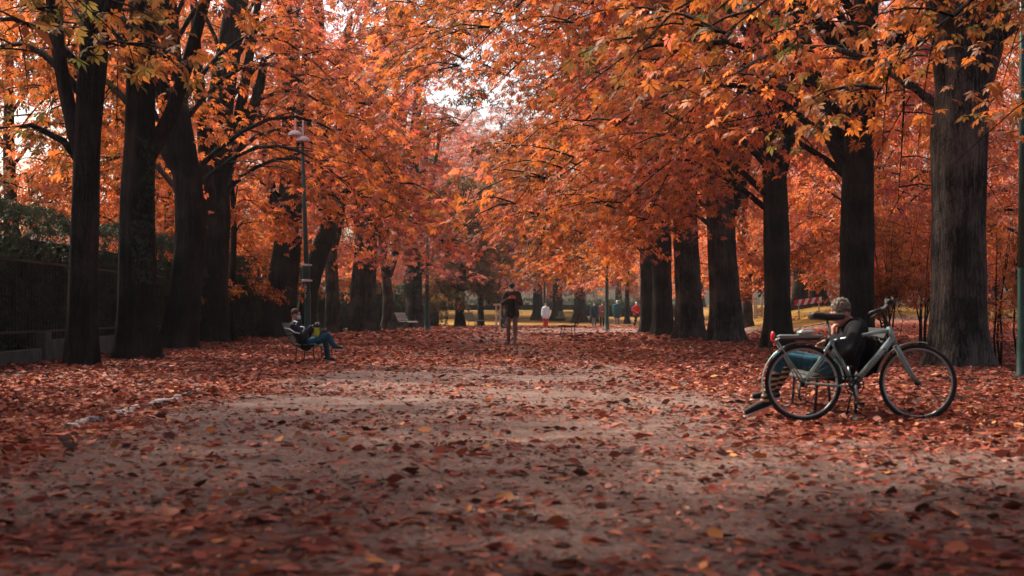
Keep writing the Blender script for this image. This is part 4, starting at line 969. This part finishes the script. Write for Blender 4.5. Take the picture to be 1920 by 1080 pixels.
def person(label, root, J, cl, face, up=(0, 0, 1), s=1.0, vox=.011, detail=True, group=None, torso_w=1.0, hands=None, jacket_len=.0):
    """J: joint name -> world point. cl: dict of clothing materials"""
    o = thing('person', label, 'person', root, 0, group); r0 = Vector(root)
    j = {k: Vector(v) - r0 for k, v in J.items()}
    Bm = basis(face, up); f, l, u = Bm.col[0], Bm.col[1], Bm.col[2]
    hc = j['head']; hd = lambda a, b, c: hc + f * a * s + l * b * s + u * c * s
    b = MB()
    b.ell(hc + u * .02 * s - f * .008 * s, (.098 * s, .076 * s, .105 * s), rot=Bm); b.ell(hd(.02, 0, -.05), (.072 * s, .058 * s, .07 * s), rot=Bm)
    b.cap(hd(.055, 0, -.085), hd(.05, 0, -.09), .034 * s, .03 * s)                       # chin
    b.cap(hd(.088, 0, .015), hd(.108, 0, -.022), .011 * s, .016 * s, 8)                  # nose
    b.cap(hd(.078, .035, .038), hd(.078, -.035, .038), .016 * s, .016 * s, 8)            # brow
    b.cap(hd(.082, .018, -.062), hd(.082, -.018, -.062), .010 * s, .010 * s, 8)          # lips
    for q in (1, -1): b.ell(hd(-.005, q * .078, -.01), (.02 * s, .010 * s, .032 * s), 8, 6, rot=Bm)   # ears
    nk = j['neck']; b.cap(hd(-.02, 0, -.06), nk, .053 * s, .058 * s)
    sh = [j['sl'], j['sr']]; hp = [j['hl'], j['hr']]; mid_s = (sh[0] + sh[1]) / 2; mid_h = (hp[0] + hp[1]) / 2
    b.cap(mid_s.lerp(sh[0], .6), mid_s.lerp(sh[1], .6), .085 * s, .085 * s)
    ch = mid_s.lerp(mid_h, .35); wa = mid_s.lerp(mid_h, .7)
    lat = (sh[0] - sh[1]).normalized()
    for (c, w_, r_) in ((ch, .075, .11), (wa, .06, .105), (mid_h, .075, .105)): b.cap(c + lat * w_ * s, c - lat * w_ * s, r_ * s, r_ * s)
    b.cap(mid_s, mid_h, .10 * s, .10 * s); b.cap(nk, mid_s, .06 * s, .08 * s)
    for A in ('l', 'r'):
        S, E, Wp = j['s' + A], j['e' + A], j['w' + A]
        b.cap(S, E, .052 * s, .042 * s); b.cap(E, Wp, .042 * s, .027 * s)
        hh = (hands or {}).get(A)
        if hh: hand(b, Wp, hh[0], hh[1], hh[2], s, 1 if A == 'l' else -1)
        else: hand(b, Wp, (Wp - E), -lat if A == 'l' else lat, .5, s, 1 if A == 'l' else -1)
        Hh, K, An, T = j['h' + A], j['k' + A], j['a' + A], j['t' + A]
        b.cap(Hh, K, .085 * s, .056 * s); b.cap(K, An, .055 * s, .036 * s); b.cap(An, T, .035 * s, .028 * s)
        b.cap(K.lerp(An, .25), K.lerp(An, .45), .058 * s, .05 * s)
    body = b.build('body', M['skin'], o, vox=vox, sm=2)
    # clothes follow the limbs
    if cl.get('top'):
        t = MB(); g_ = cl.get('top_r', 1.0)
        t.cap(mid_s.lerp(sh[0], .75), mid_s.lerp(sh[1], .75), .098 * s * g_, .098 * s * g_)
        for (c, w_, r_) in ((ch, .085, .128), (wa, .075, .128), (mid_h, .085, .125)): t.cap(c + lat * w_ * s * torso_w, c - lat * w_ * s * torso_w, r_ * s * g_, r_ * s * g_)
        t.cap(mid_s, mid_h, .12 * s * g_, .13 * s * g_); t.cap(nk.lerp(mid_s, .35), mid_s, .07 * s, .10 * s)
        if jacket_len:
            dn = (mid_h - mid_s).normalized()
            c = mid_h + dn * jacket_len; t.cap(mid_h + lat * .08 * s, c + lat * .1 * s, .13 * s * g_, .12 * s * g_); t.cap(mid_h - lat * .08 * s, c - lat * .1 * s, .13 * s * g_, .12 * s * g_); t.cap(mid_h, c, .13 * s * g_, .12 * s * g_)
        for A in ('l', 'r'):
            S, E, Wp = j['s' + A], j['e' + A], j['w' + A]
            t.cap(S, E, .074 * s * g_, .060 * s * g_); t.cap(E, E.lerp(Wp, .93), .060 * s * g_, .043 * s * g_)
        t.build(cl.get('top_name', 'jacket'), M[cl['top']], o, vox=vox * 1.1, sm=3)
    if cl.get('legs'):
        t = MB(); t.cap(mid_h + lat * .07 * s, mid_h - lat * .07 * s, .122 * s, .122 * s)
        ce = cl.get('leg_end', .95); lw = cl.get('leg_r', 1.0)
        for A in ('l', 'r'):
            Hh, K, An = j['h' + A], j['k' + A], j['a' + A]
            t.cap(Hh, K, .104 * s * lw, .076 * s * lw); e = K.lerp(An, ce)
            t.cap(K, e, .074 * s * lw, (.074 - .018 * ce) * s * lw)
        t.build('trousers', M[cl['legs']], o, vox=vox * 1.1, sm=3)
    if cl.get('socks'):
        for A in ('l', 'r'):
            t = MB(); t.cap(j['k' + A].lerp(j['a' + A], .35), j['a' + A], .062 * s, .045 * s); t.build('sock', M[cl['socks']], o)
    for A in ('l', 'r'):
        An, T = j['a' + A], j['t' + A]; dd = (T - An); sd_ = lat
        shin = (j['k' + A] - An).normalized()
        t = MB(); d0 = dd.normalized(); heel = An - d0 * .045 * s - shin * .02 * s
        t.cap(heel, An + dd * .35, .046 * s, .042 * s); t.cap(An + dd * .3, T - d0 * .01, .044 * s, .034 * s); t.cap(An + shin * .03 * s, An, .044 * s, .046 * s)
        shoe = t.build('shoe', M[cl['shoes']], o, vox=.009 if detail else .015, sm=2)
        if cl.get('sole'):
            nn = d0.cross(Vector(sd_)).normalized(); nn = nn if nn.dot(shin) > 0 else -nn
            mb = MB(); 
            q0 = heel - nn * .034 * s; q1 = T - nn * .026 * s + d0 * .012 * s
            mb.tube([q0 - d0 * .04 * s, q0 - d0 * .02 * s, (q0 + q1) / 2, q1, q1 + d0 * .025 * s], [.018 * s, .042 * s, .042 * s, .04 * s, .018 * s], 12, flat=.3); mb.build('sole', M[cl['sole']], shoe)
    if cl.get('hair'):
        t = MB(); m_, fr, ln = cl['hair'], cl.get('hair_front', .03), cl.get('hair_len', .0)
        t.ell(hd(-.016, 0, .040), (.102 * s, .084 * s, .098 * s), rot=Bm)
        if ln: t.ell(hd(-.05, 0, -.03), (.06 * s, .08 * s, (.08 + ln) * s), rot=Bm)
        if cl.get('tousled'):
            rr = random.Random(3)
            for q in range(90):
                a = rr.uniform(0, 6.28); el_ = rr.uniform(-.1, 1.4); p = Vector((cos(a) * cos(el_), sin(a) * cos(el_), sin(el_)))
                if p.x > .75 and p.z < .55: continue
                b0 = hd(-.02 + p.x * .095, p.y * .078, .04 + p.z * .092); e = b0 + (Bm @ Vector((p.x * .4 - .1, p.y * .5, p.z * .7 - .15))) * rr.uniform(.02, .055) * s
                t.tube([b0, b0.lerp(e, .5) + u * .004, e], [.018 * s, .013 * s, .006 * s], 5)
            hr_ = t.build('hair', M[m_], o, vox=.006, sm=1)
        else:
            hr_ = t.build('hair', M[m_], o, vox=.010 if detail else .016, sm=1)
    if detail:
        t = MB()
        for q in (1, -1): t.ell(hd(.086, q * .031, .012), (.010 * s, .014 * s, .008 * s), 10, 7, rot=Bm)
        t.build('eyes', M['black'], o); o.children[-1].name = 'eye_pair'
    if cl.get('mask'):
        t = MB(); t.ell(hd(.066, 0, -.052), (.052 * s, .056 * s, .052 * s), 14, 10, rot=Bm); t.build('face_mask', M[cl['mask']], o)
        t = MB()
        for q in (1, -1): t.tube([hd(.06, q * .055, -.04), hd(.03, q * .074, -.02), hd(.0, q * .082, -.0)], .003 * s, 5)
        t.build('ear_loop', M[cl['mask']], o)
    if cl.get('hat'):
        t = MB(); t.ell(hd(-.01, 0, .07), (.108 * s, .09 * s, .075 * s), rot=Bm); t.ell(hd(.07, 0, .05), (.07 * s, .07 * s, .012 * s), rot=Bm); t.build('cap', M[cl['hat']], o, vox=.01, sm=1)
    return o, j, f, l, u

# seated man on the left bench ------------------------------------------
def S(px, py, y): return ((px - 960) / 95.3, y, 1 + (585 - py) / 95.3)
yy = 28.05
J = dict(head=S(553.5, 590, yy), neck=S(551.5, 603, yy), sl=S(555, 610, yy + .19), sr=S(553, 611, yy - .19), el=S(574, 628, yy + .27), er=S(571, 629, yy - .27),
         wl=S(586, 613, yy + .12), wr=S(584, 612, yy - .10), hl=S(573, 646, yy + .10), hr=S(573, 646, yy - .10),
         kr=S(613, 629, yy - .04), ar=S(627, 651, yy + .04), tr=S(641, 653, yy + .06), kl=S(607, 634, yy + .12), al=S(612, 672, yy + .16), tl=S(626, 676, yy + .18))
po, j, f, l, u = person('balding man in teal jeans sitting cross legged with a pale blue face mask', (J['hl'][0], yy, 0), J,
       dict(top='navy', legs='denim', shoes='shoe_black', sole='shoe_white', hair='hair_brown', mask='mask', top_r=1.12), (1, -.15, -.12), s=.92, vox=.010, hands=dict(l=((1, 0, .3), (0, -1, 0), .9), r=((1, .2, .2), (0, 1, 0), .9)))
r0 = Vector(po.location)
mb = MB(); y0 = yy - .19
for q in ([S(536, 615, yy - .25), S(545, 616, yy - .27), S(556, 623, yy - .30), S(566, 624.5, yy - .34)], [S(567, 612, yy - .30), S(574, 613, yy - .36), S(574.5, 617, yy - .37), S(571, 622, yy - .365)], [S(553, 602, yy - .20), S(560, 603, yy - .27), S(557, 609, yy - .29)]):
    mb.tube([Vector(p) - r0 for p in q], .013, 6)
mb.build('sleeve_stripe', M['white_band'], po)
bg_ = thing('carrier_bag', 'yellow green carrier bag with a dark band on the seated man\'s lap', 'bag', S(594, 629, yy - .05))
mb = MB(); mb.box((0, 0, .075), (.10, .2, .20), ry=.08, bev=.02); mb.build('pouch', M['bag_green'], bg_, smooth=False)
mb = MB(); mb.box((.0, 0, .19), (.115, .21, .07), ry=.08, bev=.01); mb.build('dark_band', M['navy'], bg_, smooth=False)
mb = MB(); mb.tube([(-.03, -.05, .2), (-.02, -.05, .25), (.04, -.05, .26), (.05, -.05, .2)], .008, 6); mb.build('handle', M['white_band'], bg_)
bk = thing('grey_box', 'small grey box on the thighs of the seated man', 'box', S(604, 617.5, yy + .05))
mb = MB(); mb.box((0, 0, 0), (.13, .19, .055), ry=-.05, bev=.008); mb.build('carton', M['grey_cloth'], bk, smooth=False)
mb = MB(); mb.box((0, 0, .031), (.134, .194, .012), ry=-.05, bev=.003); mb.build('lid', M['navy'], bk, smooth=False)

# walking man -----------------------------------------------------------
yw = 43.0; xw = gx(959.5, yw); z = lambda v: v
J = dict(head=(xw + .0, yw - .06, 1.715), neck=(xw, yw, 1.585), sl=(xw - .19, yw, 1.52), sr=(xw + .20, yw, 1.52), el=(xw - .27, yw - .06, 1.235), er=(xw + .28, yw - .06, 1.235),
         wl=(xw - .085, yw - .27, 1.385), wr=(xw + .12, yw - .27, 1.385), hl=(xw - .10, yw, .97), hr=(xw + .10, yw, .97),
         kl=(xw - .10, yw - .09, .51), al=(xw - .095, yw - .02, .09), tl=(xw - .115, yw - .2, .035), kr=(xw + .105, yw - .12, .52), ar=(xw + .09, yw - .30, .09), tr=(xw + .11, yw - .47, .045))
J = {k: (v[0], v[1], v[2] * 1.015) for k, v in J.items()}
po, j, f, l, u = person('man in a brown jacket walking towards the viewer and holding a red phone', (xw, yw, 0), J,
       dict(top='brown_cloth', legs='mauve_cloth', shoes='shoe_black', hair='hair_dark', leg_r=.85, mask='mask_white', top_r=1.1, hat='hair_dark'), (0, -1, -.45), s=1.03, vox=.013, jacket_len=.06,
       hands=dict(l=((.75, -.35, .3), (.4, .8, .2), .8), r=((-.75, -.35, .3), (-.4, .8, .2), .8)))
mb = MB(); mb.cap((0, -.08, 1.42), (0, -.09, .95), .085, .10); mb.cap((-.03, -.085, 1.35), (-.04, -.09, .93), .08, .09); mb.cap((.03, -.085, 1.35), (.04, -.09, .93), .08, .09)
mb.build('shirt', M['black_cloth'], po, vox=.014, sm=2)
ph = thing('phone', 'red phone held in both hands by the walking man', 'phone', (xw + .02, yw - .36, 1.46))
mb = MB(); mb.box((0, 0, 0), (.15, .012, .075), rx=-.5, bev=.004); mb.build('case', M['phone'], ph, smooth=False)
mb = MB(); mb.box((0, .009, .003), (.13, .003, .062), rx=-.5); mb.build('screen', M['glass'], ph, smooth=False)

# the small far group ---------------------------------------------------
def stander(label, px, Y, h, cl, stride=.12, face=(0, -1, -.05), arm=None, group=None, w=1.0, bag=None, jl=0.0, knee_up=False, leanx=0, tw=1.0):
    x = gx(px, Y); z0 = H(x, Y); k = h / 1.76
    P_ = lambda a, b_, c: (x + a * k * w, Y + b_ * k, z0 + c * k)
    J = dict(head=P_(leanx, -.03, 1.665), neck=P_(leanx * .8, 0, 1.50), sl=P_(-.18, 0, 1.44), sr=P_(.18, 0, 1.44), el=P_(-.235, .03, 1.14), er=P_(.235, -.02, 1.14), wl=P_(-.25, -.06, .88), wr=P_(.25, -.10, .88),
             hl=P_(-.095, 0, .93), hr=P_(.095, 0, .93), kl=P_(-.10, -stride * .6, .49), al=P_(-.10, -stride, .08), tl=P_(-.11, -stride - .16, .035), kr=P_(.10, .0, .49), ar=P_(.10, stride, .08), tr=P_(.11, stride - .16, .035))
    if arm == 'bent': J.update(wl=P_(-.06, -.22, 1.12), wr=P_(.10, -.2, 1.10))
    if knee_up: J.update(kr=P_(.03, -.38, .78), ar=P_(-.16, -.25, .42), tr=P_(-.30, -.32, .38), al=P_(-.16, .1, .08), tl=P_(-.30, .02, .04), kl=P_(-.02, .0, .50), wl=P_(-.08, -.2, 1.10), wr=P_(.12, -.2, 1.08), er=P_(.26, -.02, 1.2), el=P_(-.28, -.02, 1.2))
    return person(label, (x, Y, z0), J, cl, face, s=k, vox=.018, detail=False, jacket_len=jl, torso_w=tw, group=group)
stander('woman in a white jacket and red trousers walking in the distance', 1023, 86, 1.50, dict(top='white_cloth', legs='red_cloth', shoes='shoe_black', hair='hair_grey', mask='mask_white', top_r=1.25, leg_r=1.15), jl=.10, tw=1.2)
stander('person in a long dark teal coat and pale trousers, leftmost of the walking group', 1114, 94, 1.60, dict(top='dteal_cloth', legs='grey_cloth', shoes='shoe_black', hair='hair_grey', mask='mask_white', top_r=1.25), jl=.12, tw=1.2)
stander('person in a patterned reddish blouse walking beside the long teal coat', 1129, 94, 1.62, dict(top='pattern', legs='black_cloth', shoes='shoe_black', hair='hair_dark', mask='mask_white', top_r=1.1), arm='bent', jl=.14)
stander('white haired man in a wide teal jacket and grey trousers in the distance', 1157, 96, 1.74, dict(top='teal_cloth', legs='grey_cloth', shoes='shoe_white', hair='white_band', mask='mask', top_r=1.35), jl=.2, tw=1.35)
stander('person in a red top with one knee bent beside the dark trunk', 1193, 95, 1.62, dict(top='red_cloth', legs='black_cloth', shoes='shoe_white', hair='white_band', mask='mask_white', top_r=1.1), knee_up=True)
# coat flaps and carried bags of the far group
for o in list(COL.objects):
    if o.get('label', '').startswith('person in a long dark teal'):
        for sx in (-1, 1):
            mb = MB(); mb.cap((sx * .16, .02, .95), (sx * .22, .03, .42), .10, .12); mb.build('coat_flap', M['dteal_cloth'], o, vox=.02)

# man on the right bench -------------------------------------------------
def Q(px, py, y): s_ = F / y; return ((px - 960) / s_, y, 1 + (585 - py) / s_)
J = dict(head=Q(1577, 588, 13.42), neck=Q(1597, 607, 13.48), sl=Q(1606, 622, 13.16), sr=Q(1600, 620, 13.68), el=Q(1590, 664, 12.84), er=Q(1580, 660, 13.72),
         wl=Q(1564, 632, 13.2), wr=Q(1550, 640, 13.58), hl=Q(1575, 692, 13.34), hr=Q(1578, 692, 13.58),
         kl=Q(1462, 672, 13.30), al=Q(1433, 756, 13.26), tl=Q(1398, 774, 13.22), kr=Q(1484, 668, 13.62), ar=Q(1448, 738, 13.50), tr=Q(1412, 744, 13.46))
po, j, f, l, u = person('grey haired man in a black jacket slouching on the bench behind the bicycle', (Q(1575, 692, 13.4)[0], 13.4, 0), J,
       dict(top='black_cloth', legs='denim', leg_end=.30, socks='sock', shoes='shoe_black', sole='shoe_white', hair='hair_grey', tousled=True, top_r=1.12, leg_r=.88), (-.86, -.35, -.42), s=.98, vox=.009,
       hands=dict(l=((-.1, .15, 1), (1, .2, 0), 1.0), r=((-1, -.1, -.3), (0, -.3, -1), .8)))
mb = MB(); mb.tube([Vector(Q(1596, 583, 13.36)) - Vector(po.location), Vector(Q(1585, 579, 13.33)) - Vector(po.location), Vector(Q(1572, 582, 13.31)) - Vector(po.location)], .006, 6); mb.build('headband', M['black'], po)
bp_ = thing('backpack', 'black backpack squeezed between the slouching man and the backrest', 'backpack', Q(1628, 692, 13.55))
mb = MB(); mb.box((0, 0, .12), (.14, .34, .40), ry=.25, bev=.06); mb.build('bag_body', M['black_cloth'], bp_, smooth=True)
mb = MB(); mb.box((.075, 0, .06), (.05, .26, .2), ry=.25, bev=.02); mb.build('front_pocket', M['black_cloth'], bp_, smooth=True)

# ---------------------------------------------------------------- bicycle
YB = 13.0; SB = F / YB
bx0 = gx(1600, YB)
bike = thing('bicycle', 'silver city bicycle with a rear rack parked in front of the bench', 'bicycle', (bx0, YB, 0))
bike.rotation_euler = (R(-4), 0, 0)
def B(px, py, y=0.0): return ((px - 1600) / SB, y, 1 + (585 - py) / SB)
RW = .352
def wheel(cx, cz, rz, name='wheel'):
    w = bpy.data.objects.new(name, None)
    mb = MB(); mb.torus((0, 0, 0), RW - .017, .018, nu=72, nv=10); w = mb.build('wheel', M['rubber'], bike)
    w.location = (cx, 0, cz); w.rotation_euler = (0, 0, rz)
    mb = MB(); mb.torus((0, 0, 0), RW - .042, .011, nu=72, nv=8, sx=1.3); mb.build('rim', M['alloy'], w)
    mb = MB()
    for i in range(32):
        a = 2 * pi * i / 32; b_ = a + (.35 if i % 2 else -.35); sy = .03 if (i // 2) % 2 else -.03
        mb.tube([(cos(b_) * .025, sy, sin(b_) * .025), (cos(a) * (RW - .05), 0, sin(a) * (RW - .05))], .0010, 4, cap=False)
    mb.build('spokes', M['spoke'], w); w.children[-1].name = 'spoke_set'
    mb = MB(); mb.tube([(0, -.05, 0), (0, -.035, 0), (0, -.033, 0), (0, .033, 0), (0, .035, 0), (0, .05, 0)], [.012, .012, .028, .028, .012, .012], 14); mb.build('hub', M['dark_metal'], w)
    return w
rc = B(1507, 718); fcn = B(1722, 718)
wheel(rc[0], RW, 0); wheel(fcn[0], RW, R(-28))
mb = MB(); s1 = .017
bb = B(1601, 722); st = B(1559, 632); ht = B(1670, 612); hb = B(1681, 645)
mb.tube([bb, st], .017, 10); mb.tube([B(1562, 640), B(1615, 629), B(1671, 619)], [.014, .016, .018], 10); mb.tube([bb, B(1677, 634)], [.028, .030], 14); mb.tube([ht, hb], .024, 12)
for sy in (-.055, .055):
    mb.tube([B(1561, 640, sy * .3), B(1540, 675, sy), B(1507, 718, sy * 1.1)], [.010, .010, .009], 8); mb.tube([B(1601, 724, sy * .6), B(1575, 724, sy), B(1507, 718, sy * 1.1)], [.012, .011, .010], 8)
mb.tube([(bb[0], -.04, bb[2]), (bb[0], .04, bb[2])], .026, 14)
fr = mb.build('frame', M['bike'], bike)
# maker's marks on the down tube: an oval emblem and a row of small strokes, unreadable as in the photo
mb = MB(); dv = (Vector(B(1677, 634)) - Vector(bb)).normalized()
mb.ell(Vector(bb).lerp(Vector(B(1677, 634)), .76) + Vector((0, -.029, 0)), (.012, .003, .008), 10, 6)
rs = random.Random(2)
for i in range(8):
    p = Vector(bb).lerp(Vector(B(1677, 634)), .22 + i * .055) + Vector((0, -.0295, 0)); up_ = Vector((-dv.z, 0, dv.x))
    mb.tube([p - up_ * .009, p + up_ * .009], .0018, 4)
    if i % 2: mb.tube([p + up_ * .009, p + up_ * .009 + dv * .010], .0018, 4)
    if i % 3: mb.tube([p - up_ * .009, p - up_ * .009 + dv * .010], .0018, 4)
mb.build('emblem', M['navy'], fr)
# rotated front end
ca, sa = cos(R(-28)), sin(R(-28))
axp = Vector(B(1676, 628))
def Fp(px, py, y=0.0):
    """front-end point turned with the steering"""
    p = Vector(B(px, py, y)); dx = (p.x - axp.x) * 1.06; return (axp.x + dx * ca - y * sa * -1 * -1, 0 + dx * sa * 1.0 + y * ca, p.z)
mb = MB()
for sy in (-.05, .05):
    mb.tube([(B(1684, 650)[0], sy * .6, B(1684, 650)[2]), (B(1698, 680)[0] , sy, B(1698, 680)[2]), (B(1709, 700)[0], sy, B(1709, 700)[2]), (fcn[0], sy, RW)], [.017, .016, .013, .010], 10)
mb.tube([(B(1684, 650)[0], -.04, B(1684, 650)[2]), (B(1684, 650)[0], .04, B(1684, 650)[2])], .018, 8); mb.build('fork', M['bike'], bike)
mb = MB(); mb.tube([B(1671, 618), B(1664, 596), B(1661, 588)], [.014, .013, .012], 10); mb.tube([B(1663, 594), B(1655, 582), B(1652, 580)], .014, 10); mb.build('stem', M['black'], bike)
hbm = MB(); hbm.tube([B(1622, 590, -.30), B(1640, 583, -.27), B(1655, 578, -.13), B(1657, 579, 0), B(1668, 575, .13), B(1682, 566, .27), B(1684, 560, .32)], .012, 10)
hbo = hbm.build('handlebar', M['alloy'], bike)
mb = MB(); mb.tube([B(1618, 592, -.31), B(1640, 584, -.275)], .018, 10); mb.build('grip', M['black'], hbo)
mb = MB(); mb.tube([B(1680, 568, .25), B(1686, 556, .36)], .019, 10); mb.build('grip', M['black'], hbo)
for (a, b_) in ((B(1650, 583, -.22), B(1622, 599, -.27)), (B(1676, 572, .2), B(1692, 572, .3))):
    mb = MB(); mb.tube([a, b_], .007, 6); mb.build('brake_lever', M['black'], hbo)
mb = MB(); mb.box(B(1684, 562, .2), (.06, .05, .05), bev=.012, rz=.3); mb.ell(B(1690, 560, .2), (.02, .028, .028)); mb.build('front_lamp', M['black'], bike)
mb = MB(); mb.tube([B(1684, 553, .15), B(1686, 560, .12), B(1700, 600, .06), B(1690, 640, .03)], .004, 5); mb.build('brake_cable', M['black'], bike)
mb = MB(); mb.tube([B(1561, 640), B(1554, 600)], .0125, 10); mb.ell(B(1559, 633), (.022, .022, .022), 10, 8); mb.build('seat_post', M['alloy'], bike)
mb = MB()
sp = [Vector(B(px_, py_)) for px_, py_ in ((1527, 589), (1536, 589), (1550, 591), (1566, 591), (1582, 590))]
for a, b_, ra, rb in zip(sp[:-1], sp[1:], (.085, .08, .055, .032), (.08, .055, .032, .024)):
    for k in range(6):
        t = k / 5; p = a.lerp(b_, t); w_ = ra + (rb - ra) * t; mb.cap(p + Vector((0, -w_ + .02, -.014)), p + Vector((0, w_ - .02, -.014)), .034, .034, 8)
sadd = mb.build('saddle', M['black'], bike, vox=.009, sm=3)
sadd.scale = (-1, 1, 1); sadd.location.x = 2 * B(1554, 590)[0]
sadd.scale = (1, 1, 1); sadd.location.x = 0
mb = MB(); mb.torus((0, 0, 0), RW + .022, .004, nu=40, nv=6, a0=R(5), a1=R(200), sx=7); o_ = mb.build('mudguard', M['bike'], bike); o_.location = (rc[0], 0, RW)
mb = MB(); mb.torus((0, 0, 0), RW + .022, .004, nu=30, nv=6, a0=R(75), a1=R(172), sx=7); o_ = mb.build('mudguard', M['bike'], bike); o_.location = (fcn[0], 0, RW); o_.rotation_euler = (0, 0, R(-28))
mb = MB()
for sy in (-.06, .06):
    mb.tube([B(1455, 640, sy), B(1462, 634, sy), B(1545, 632, sy)], .006, 6); mb.tube([B(1458, 640, sy), B(1475, 668, sy), B(1507, 716, sy)], .007, 6); mb.tube([B(1468, 655, sy), B(1498, 716, sy)], .005, 6)
mb.box(B(1502, 630), (.40, .14, .02), bev=.006); mb.build('rear_rack', M['bike'], bike)
mb = MB(); mb.box(B(1500, 634.5, -.045), (.38, .035, .03), bev=.008); mb.box(B(1500, 634.5, .045), (.38, .035, .03), bev=.008); mb.build('rack_clamp', M['brown_cloth'], bike, smooth=False)
mb = MB(); mb.ell(B(1451, 631), (.022, .035, .05)); mb.build('tail_light', M['red_lens'], bike)
mb = MB(); mb.box(B(1455, 645), (.025, .05, .035), bev=.008); mb.build('reflector', M['red_lens'], bike, smooth=False)
mb = MB(); c0 = Vector(bb); mb.torus((c0.x, -.05, c0.z), .085, .006, nu=40, nv=6); mb.torus((c0.x, -.052, c0.z), .045, .012, nu=24, nv=6)
for i in range(5): a = i * 2 * pi / 5; mb.tube([(c0.x, -.052, c0.z), (c0.x + .085 * cos(a), -.052, c0.z + .085 * sin(a))], .007, 6)
cs = mb.build('crankset', M['dark_metal'], bike)
for sgn, yk in ((1, -.08), (-1, .08)):
    d_ = Vector((.12, 0, -1)).normalized() * .17 * sgn if sgn > 0 else Vector((-.12, 0, 1)).normalized() * .17
    mb = MB(); mb.tube([(c0.x, yk, c0.z), (c0.x + d_.x, yk * 1.1, c0.z + d_.z)], [.013, .010], 8); mb.build('crank_arm', M['alloy'], cs)
    mb = MB(); mb.box((c0.x + d_.x, yk * 1.1 + (-.05 if sgn > 0 else .05), c0.z + d_.z), (.09, .08, .025), bev=.008); mb.build('pedal', M['black'], cs, smooth=False)
mb = MB()
for dz in (-.083, .083): mb.tube([(c0.x, -.05, c0.z + dz), (rc[0], -.045, RW + dz * .45)], .005, 5)
mb.torus((rc[0], -.045, RW), .037, .008, nu=20, nv=6); mb.build('chain', M['dark_metal'], bike)
mb = MB(); mb.tube([(c0.x + .0, .03, c0.z - .03), (c0.x - .03, .16, .05), (c0.x + .02, .19, .02)], .009, 8); mb.tube([B(1598, 735, -.03), B(1604, 765, -.08), B(1612, 768, -.10)], .009, 8); mb.build('kickstand', M['black'], bike)
mb = MB(); mb.tube([(rc[0] - .04, -.06, RW), (rc[0] - .055, -.07, RW - .13), (rc[0] - .03, -.06, RW - .16)], [.008, .012, .014], 6); mb.build('derailleur', M['black'], bike)
pk = thing('packet', 'small silvery packet lying on the bicycle rack', 'packet', Vector((bx0, YB, 0)) + Vector(B(1510, 627.5)))
mb = MB(); mb.box((0, -.0, .022), (.14, .11, .035), rz=.1, ry=-.06, bev=.012); mb.build('wrapper', M['bike'], pk, smooth=False)
mb = MB(); mb.tube([(-.03, -.062, .02), (-.03, .0, .043), (-.03, .05, .03)], .004, 5); mb.build('string', M['white_band'], pk)

# ivy on two trunks ------------------------------------------------------
def ivy(label, x, y, z0, z1, r, a0, a1, n, seed, ls=.35):
    rng = np.random.default_rng(seed); root = thing('ivy', label, 'ivy', (x, y, 0))
    z = rng.uniform(z0, z1, n); a = a0 + (a1 - a0) * rng.beta(2, 2, n) + .3 * np.sin(z * 2); rr = r + rng.uniform(.0, .09, n)
    P_ = np.stack([np.cos(a) * rr, np.sin(a) * rr, z], -1)
    mb = MB()
    for k in range(4):
        aa = a0 + (a1 - a0) * (k + .5) / 4; mb.tube([(cos(aa + .2 * sin(t)) * (r + .01), sin(aa + .2 * sin(t)) * (r + .01), z0 + (z1 - z0) * t / 8) for t in range(9)], .012, 5)
    mb.build('stem', M['bark'], root)
    leaf_cloud('foliage', rng, P_, a + rng.normal(0, .5, n), rng.uniform(.6, 1.2, n) * ls, np.clip(rng.normal(.25, .15, n), 0, .6), rng.uniform(.3, 1, n), root, M['hedge'], nl=5, tilt=(1.1, .3))
ivy('ivy strands climbing the thick second trunk at the left', gx(258, 29.6), 29.6, 1.6, 4.6, .42, -1.5, -.3, 420, 91)
ivy('dense ivy wrapping the trunk left of the second lamp post', gx(776, 86), 86, 2.0, 7.5, .52, -3.2, -.2, 1500, 92, ls=.8)

# ---------------------------------------------------------------- haze
mb = MB(); mb.box((0, 120, 14), (260, 300, 31)); hz_m = bpy.data.materials.new('haze_air'); hz_m.use_nodes = True
nt = hz_m.node_tree; nt.nodes.clear(); pv = nt.nodes.new('ShaderNodeVolumePrincipled'); oo = nt.nodes.new('ShaderNodeOutputMaterial')
pv.inputs['Color'].default_value = (0.85, 0.83, 0.8, 1); pv.inputs['Density'].default_value = 0.0003; pv.inputs['Anisotropy'].default_value = 0.3
nt.links.new(pv.outputs[0], oo.inputs['Volume'])
hz = mb.build('haze', hz_m, smooth=False); tag(hz, kind='stuff')
SC.cycles.volume_bounces = 0
